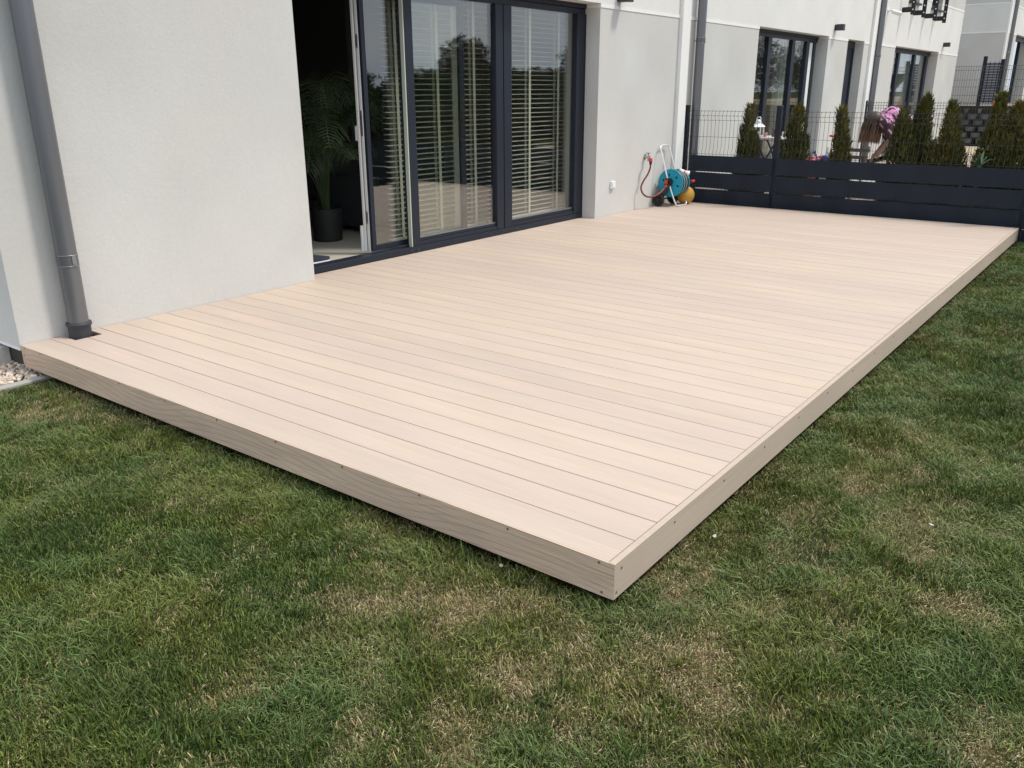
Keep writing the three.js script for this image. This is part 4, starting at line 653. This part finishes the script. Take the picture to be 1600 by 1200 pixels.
  const ws = thing('spray_bottle', 'teal spray bottle left of the folding chair', 'bottle', null, [9.85, 0.40, 1.66]); mesh('bottle_body', new THREE.LatheGeometry([[0, 0], [0.035, 0], [0.04, 0.1], [0.02, 0.15], [0.02, 0.17], [0, 0.17]].map(q => new THREE.Vector2(...q)), 18), mat([0.0, 0.22, 0.25], 0.4), ws); mesh('trigger', rbx(-0.02, 0.02, 0.171, 0.2, -0.045, 0.02, 0.005), M.white, ws);
  const sp = thing('plant_stand', 'short concrete pillar carrying the teal spray bottle', 'pillar', null, [9.85, 0, 1.66]); mesh('pillar', rbx(-0.07, 0.07, 0.0, 0.36, -0.07, 0.07, 0.006), M.concrete, sp); mesh('capstone', rbx(-0.085, 0.085, 0.361, 0.399, -0.085, 0.085, 0.006), M.concrete, sp);
  // folding chair
  const ch = thing('folding_chair', 'brown slatted wooden folding chair beside the bending person', 'chair', null, [10.1, 0, 1.66]), wm = mat([0.10, 0.075, 0.055], 0.7);
  const Y = 0.64; for (const z of [-0.14, 0.14]) { mesh('leg', bar([-0.2, 0.001, z], [0.17, Y, z], 0.02, 0.02), wm, ch); mesh('leg', bar([0.22, 0.001, z * 0.85], [-0.18, 0.42, z * 0.85], 0.02, 0.02), wm, ch); }
  for (const y of [0.50, 0.59]) mesh('back_slat', bar([0.09 + (y - 0.5) * 0.56, y, -0.16], [0.09 + (y - 0.5) * 0.56, y, 0.16], 0.012, 0.045).rotateZ(0), wm, ch);
  for (let k = 0; k < 5; k++) mesh('seat_slat', rbx(-0.19 + k * 0.068, -0.135 + k * 0.068, 0.42, 0.435, -0.16, 0.16, 0.003), wm, ch);
  const rk = thing('boulder', 'grey boulder at the foot of the downpipe behind the bending person', 'rock', null, [13.6, 0.05, 0.45]); { const g = new THREE.IcosahedronGeometry(0.26, 3), q = g.attributes.position; for (let i = 0; i < q.count; i++) { const v = V(q.getX(i), q.getY(i), q.getZ(i)); v.multiplyScalar(0.8 + 0.5 * fbm(v.x * 5 + 9, v.y * 5 + v.z * 4 + 9, 3, 77)); q.setXYZ(i, v.x, v.y * 0.9, v.z); } g.computeVertexNormals(); mesh('rock_body', g, mat([0.22, 0.23, 0.24], 0.95), rk); }
}
// ------------------------------------------------------------ the person bending over
{
  const P = thing('person', 'person with long light brown hair in a pink floral top bending down behind the fence', 'person');
  const field = (res, c, half, bones, k, grow = 0) => {
    const m = new MarchingCubes(res, M.black, false, false, 120000); m.isolation = 0;
    const size = m.size, hs = m.halfsize, a = V(0, 0, 0), segs = bones.map(([p, q, r0, r1]) => ({ p: V(...p), d: V(...q).sub(V(...p)), r0: r0 + grow, r1: r1 + grow }));
    for (let z = 0; z < size; z++) for (let y = 0; y < size; y++) for (let x = 0; x < size; x++) {
      a.set((x - hs) / hs * half + c[0], (y - hs) / hs * half + c[1], (z - hs) / hs * half + c[2]); let s = 0, best = 1e9;
      for (const b of segs) { const vx = a.x - b.p.x, vy = a.y - b.p.y, vz = a.z - b.p.z, l2 = b.d.lengthSq() || 1e-9, t = clamp((vx * b.d.x + vy * b.d.y + vz * b.d.z) / l2), dx = vx - b.d.x * t, dy = vy - b.d.y * t, dz = vz - b.d.z * t, dd = Math.sqrt(dx * dx + dy * dy + dz * dz) - (b.r0 + (b.r1 - b.r0) * t); s += Math.exp(-dd * k); }
      best = -Math.log(Math.max(s, 1e-30)) / k; m.field[x + y * size + z * size * size] = -best;
    }
    m.update(); const n = m.count, g = new THREE.BufferGeometry();
    g.setAttribute('position', new THREE.BufferAttribute(new Float32Array(m.positionArray.slice(0, n * 3)).map((v, i) => v * half + c[i % 3]), 3));
    const nr = new Float32Array(m.normalArray.slice(0, n * 3)); g.setAttribute('normal', new THREE.BufferAttribute(nr, 3)); g.computeVertexNormals(); return g;
  };
  const bx0 = 10.62; // bends towards -z, seen from the side
  const hip = [bx0 + 0.30, 0.86, 2.170], chest = [bx0 + 0.12, 1.0, 1.910], neck = [bx0 + 0.05, 0.985, 1.810], head = [bx0 - 0.01, 0.965, 1.715];
  const shL = [bx0 - 0.04, 0.93, 1.890], shR = [bx0 + 0.24, 0.96, 1.830], elL = [bx0 - 0.02, 0.76, 2.000], elR = [bx0 + 0.26, 0.70, 1.870], waL = [bx0 - 0.01, 0.595, 1.885], waR = [bx0 + 0.16, 0.53, 1.770];
  const hipL = [bx0 + 0.20, 0.82, 2.210], hipR = [bx0 + 0.40, 0.82, 2.170], knL = [bx0 + 0.18, 0.42, 2.120], knR = [bx0 + 0.42, 0.42, 2.100], anL = [bx0 + 0.20, 0.06, 2.200], anR = [bx0 + 0.44, 0.06, 2.180];
  const torso = [[hip, chest, 0.125, 0.13], [chest, neck, 0.10, 0.055], [hipL, hipR, 0.11, 0.11], [shL, shR, 0.06, 0.06]], armU = [[shL, elL, 0.05, 0.038], [shR, elR, 0.05, 0.038]], armF = [[elL, waL, 0.037, 0.025], [elR, waR, 0.037, 0.025]];
  const legs = [[hipL, knL, 0.085, 0.058], [hipR, knR, 0.085, 0.058], [knL, anL, 0.056, 0.036], [knR, anR, 0.056, 0.036], [anL, [anL[0], 0.035, anL[2] - 0.15], 0.034, 0.026], [anR, [anR[0], 0.035, anR[2] - 0.15], 0.034, 0.026]];
  const headB = [[[head[0], head[1] + 0.02, head[2]], [head[0] - 0.005, head[1] - 0.06, head[2] - 0.03], 0.088, 0.07], [neck, head, 0.05, 0.055]];
  const skin = mat([0.30, 0.175, 0.125], 0.6), fingers = [];
  for (const [w, e] of [[waL, elL], [waR, elR]]) { const d = V(...w).sub(V(...e)).normalize(), s = V(1, 0, 0), at = (t, u, v) => V(...w).addScaledVector(d, t).addScaledVector(s, u).addScaledVector(d.clone().cross(s), v).toArray(); fingers.push([at(0, 0, 0), at(0.06, 0, 0), 0.024, 0.03]); [[-0.027, 0.058], [-0.009, 0.07], [0.009, 0.066], [0.027, 0.05]].forEach(([u, l]) => fingers.push([at(0.075, u, 0), at(0.075 + l * 0.6, u * 1.15, 0.008), 0.0095, 0.0088], [at(0.075 + l * 0.6, u * 1.15, 0.008), at(0.075 + l, u * 1.15, 0.026), 0.0088, 0.0075])); fingers.push([at(0.03, -0.028, 0), at(0.065, -0.052, 0.012), 0.011, 0.0095], [at(0.065, -0.052, 0.012), at(0.09, -0.05, 0.026), 0.0095, 0.008]); }
  const handsGeo = [[waL, 0], [waR, 11]].map(([w, o]) => field(56, [w[0], w[1] - 0.07, w[2] - 0.05], 0.13, fingers.slice(o, o + 11), 260));
  const nose = new THREE.ConeGeometry(0.014, 0.04, 8).translate(head[0] - 0.01, head[1] - 0.04, head[2] - 0.105), eyes = [-0.035, 0.03].map(u => new THREE.SphereGeometry(0.012, 10, 8).translate(head[0] + u, head[1] - 0.01, head[2] - 0.083)), ears = [-0.085, 0.085].map(u => new THREE.SphereGeometry(0.024, 10, 8).scale(0.4, 1, 0.7).translate(head[0] + u, head[1] - 0.01, head[2]));
  mesh('body', [field(92, [bx0 + 0.2, 0.55, 1.99], 0.62, [...torso, ...armU, ...armF, ...legs, headB[1]], 45), field(48, [head[0], head[1] - 0.02, head[2]], 0.16, headB, 70), ...handsGeo, nose, ...ears], skin, P);
  mesh('eyes', eyes, M.white, P);
  const floral = mat([1, 1, 1], 0.85, { vertexColors: true });
  const top = field(84, [bx0 + 0.15, 0.88, 1.99], 0.44, [...torso, ...[[shL, elL, 0.055, 0.05], [shR, elR, 0.055, 0.05]]], 45, 0.016);
  { const p = top.attributes.position, C = []; for (let i = 0; i < p.count; i++) { const x = p.getX(i), y = p.getY(i), z = p.getZ(i), n = vnoise(x * 26 + y * 14 + 50, z * 26 + y * 20 + 50, 71), m = vnoise(x * 40 + 70, z * 40 + y * 34 + 30, 73); if (n > 0.45 + 0.5 * (1 - sstep(0.90, 1.06, y))) C.push(0.62, 0.26, 0.48); else if (m > 0.68) C.push(0.55, 0.46, 0.48); else C.push(0.06, 0.02, 0.035); } top.setAttribute('color', new THREE.Float32BufferAttribute(C, 3)); }
  mesh('floral_top', top, floral, P);
  mesh('trousers', field(84, [bx0 + 0.3, 0.45, 2.15], 0.54, [[hipL, hipR, 0.115, 0.115], ...legs.slice(0, 4)], 45, 0.014), mat([0.015, 0.015, 0.018], 0.9), P);
  // hair: strands from the crown that hang straight down
  const r = rng(61), hp = [], hc = []; for (let i = 0; i < 900; i++) {
    const a = r() * 6.283, e = r(), rad = 0.088 * Math.sqrt(e), sx = head[0] + 0.012 + rad * Math.cos(a), sz = head[2] + 0.01 + rad * Math.sin(a) * 1.15, sy = head[1] + 0.105 - 0.5 * e * 0.09, L = 0.22 + 0.17 * Math.sqrt(r()), spread = 0.05;
    let px = sx, py = sy, pz = sz; const N = 6, w = 0.0035 + 0.003 * r(), ox = Math.cos(a) * 0.028, oz = Math.sin(a) * 0.03, dx = (r() - 0.5) * spread, dz = (r() - 0.5) * spread, t0 = r(), wa = r() * 6.28;
    for (let k = 1; k <= N; k++) { const t = k / N, nx = sx + ox * Math.sin(Math.min(1, t * 2) * 1.57) * (1 - 0.35 * t) + dx * t + 0.006 * Math.sin(t * 7 + t0 * 6), ny = sy - L * t + 0.02 * (1 - t) * 0, nz = sz + oz * Math.sin(Math.min(1, t * 2) * 1.57) * (1 - 0.35 * t) + dz * t - 0.04 * t; const wx = Math.cos(wa) * w, wz = Math.sin(wa) * w, e0 = k === N ? 0.2 : 1; hp.push(px - wx, py, pz - wz, px + wx, py, pz + wz, nx + wx * e0, ny, nz + wz * e0, px - wx, py, pz - wz, nx + wx * e0, ny, nz + wz * e0, nx - wx * e0, ny, nz - wz * e0); const c0 = 0.045 + 0.20 * t * t + 0.05 * t0; for (let v = 0; v < 6; v++) hc.push(c0, c0 * (0.60 - 0.06 * t), c0 * (0.42 - 0.12 * t)); px = nx; py = ny; pz = nz; }
  }
  { const cap = new THREE.SphereGeometry(0.101, 24, 14, 0, Math.PI * 2, 0, Math.PI * 0.62); cap.scale(1, 1.1, 1.12); cap.translate(head[0] + 0.004, head[1] + 0.012, head[2] + 0.012); const c = cap.toNonIndexed().attributes.position; for (let i = 0; i < c.count; i++) { hp.push(c.getX(i), c.getY(i), c.getZ(i)); const k = 0.8 + 0.5 * vnoise(c.getX(i) * 160 + 99, c.getZ(i) * 160 + 99, 67); hc.push(0.055 * k, 0.034 * k, 0.022 * k); } }
  const hg = tri(hp); hg.setAttribute('color', new THREE.Float32BufferAttribute(hc, 3));
  mesh('hair', hg, mat([1, 1, 1], 0.5, { vertexColors: true, side: THREE.DoubleSide }), P);
}
// ------------------------------------------------------------ trees across the garden, seen as reflections in the glass
{
  const crownMat = mat([1, 1, 1], 0.9, { vertexColors: true, side: THREE.DoubleSide, specularIntensity: 0.2 });
  const tree = (name, label, cat, x, z, h, w, c, seed, low) => {
    const g = thing(name, label, cat, 'greenery across the garden', [x, GY, z]), r = rng(seed), P = [], C = [], N = h > 5 ? 7000 : 5200;
    for (let i = 0; i < N; i++) {
      const u = r() * 2 - 1, a = r() * 6.283, q = Math.cbrt(r()), s = Math.sqrt(1 - u * u), lump = 0.7 + 0.6 * fbm(a * 1.5 + 9, u * 3 + 9, 3, seed), y0 = low ? 0.5 : 0.6;
      const cx = q * s * Math.cos(a) * w / 2 * lump, cz = q * s * Math.sin(a) * w / 2 * lump, cy = h * y0 + q * u * h * (low ? 0.5 : 0.42) * lump, L = 0.10 + 0.12 * r(), k = 0.5 + r();
      for (let n = 0; n < 2; n++) { const v = V(r() - 0.5, r() - 0.5, r() - 0.5).normalize().multiplyScalar(L), t = V(r() - 0.5, r() - 0.5, r() - 0.5).normalize().multiplyScalar(L * 0.6); P.push(cx, cy, cz, cx + v.x, cy + v.y, cz + v.z, cx + t.x, cy + t.y, cz + t.z); for (let b = 0; b < 3; b++) C.push(c[0] * k, c[1] * k, c[2] * k); }
    }
    const q = tri(P); q.setAttribute('color', new THREE.Float32BufferAttribute(C, 3)); mesh('crown', q, crownMat, g);
    mesh('trunk', [rod([0, -0.1, 0], [0.1, h * 0.6, 0], 0.035 * h, 8, 0.012 * h), rod([0.05, h * 0.35, 0], [w * 0.2, h * 0.7, 0.1], 0.015 * h, 6, 0.005 * h), rod([0.05, h * 0.4, 0], [-w * 0.18, h * 0.72, -0.1], 0.015 * h, 6, 0.005 * h)], mat([0.08, 0.06, 0.045], 0.95), g);
  };
  const rows = [[30.5, 24.5, 2.5, 4.5], [35.4, 26, 4.2, 3.0], [38.0, 25.5, 2.7, 4], [41, 25, 2.7, 4.5], [44.5, 26, 2.7, 5], [49, 25, 2.9, 5], [24.5, 25, 2.8, 4.5], [20, 24, 3.2, 4.5], [15, 25, 3.0, 5]];
  const words = ['far left', 'tallest', 'rounded', 'low', 'broad', 'loose', 'leaning', 'thin', 'dense'];
  rows.forEach(([x, z, h, w], i) => tree('garden_tree', `${words[i]} brownish tree across the lawn, mirrored in the door panes`, 'tree', x, z, h, w, i % 2 ? [0.050, 0.045, 0.022] : [0.038, 0.042, 0.018], 800 + i * 7, false));
  const wide = ['plain', 'tapering', 'forked', 'wind blown', 'sparse', 'bushy', 'lopsided', 'slender'];
  for (let i = 0; i < 8; i++) tree('garden_tree', `${wide[i]} distant tree down the gardens, mirrored in the far windows`, 'tree', 52 + i * 12, 27 + (i * 5) % 9, 5.2 + (i * 13) % 5 * 0.75, 8 + (i % 3) * 2, [0.046, 0.045, 0.020], 1000 + i * 9, false);
  for (let i = 0; i < 9; i++) tree('hedge_bush', ['dark green bush in the hedge across the lawn, nearest the camera end', 'dark green bush in the hedge across the lawn, second of the row', 'dark green bush in the hedge across the lawn, third of the row', 'dark green bush in the hedge across the lawn, fourth of the row', 'dark green bush in the hedge across the lawn, fifth of the row', 'dark green bush in the hedge across the lawn, sixth of the row', 'dark green bush in the hedge across the lawn, seventh of the row', 'dark green bush in the hedge across the lawn, eighth of the row', 'dark green bush in the hedge across the lawn, farthest of the row'][i], 'bush', 8 + i * 2.6, 12.6 + (i % 2) * 0.5, 1.6 + 0.25 * ((i * 7) % 3), 3.2, [0.024, 0.040, 0.014], 900 + i * 5, true);
}
renderer.render(scene, camera);
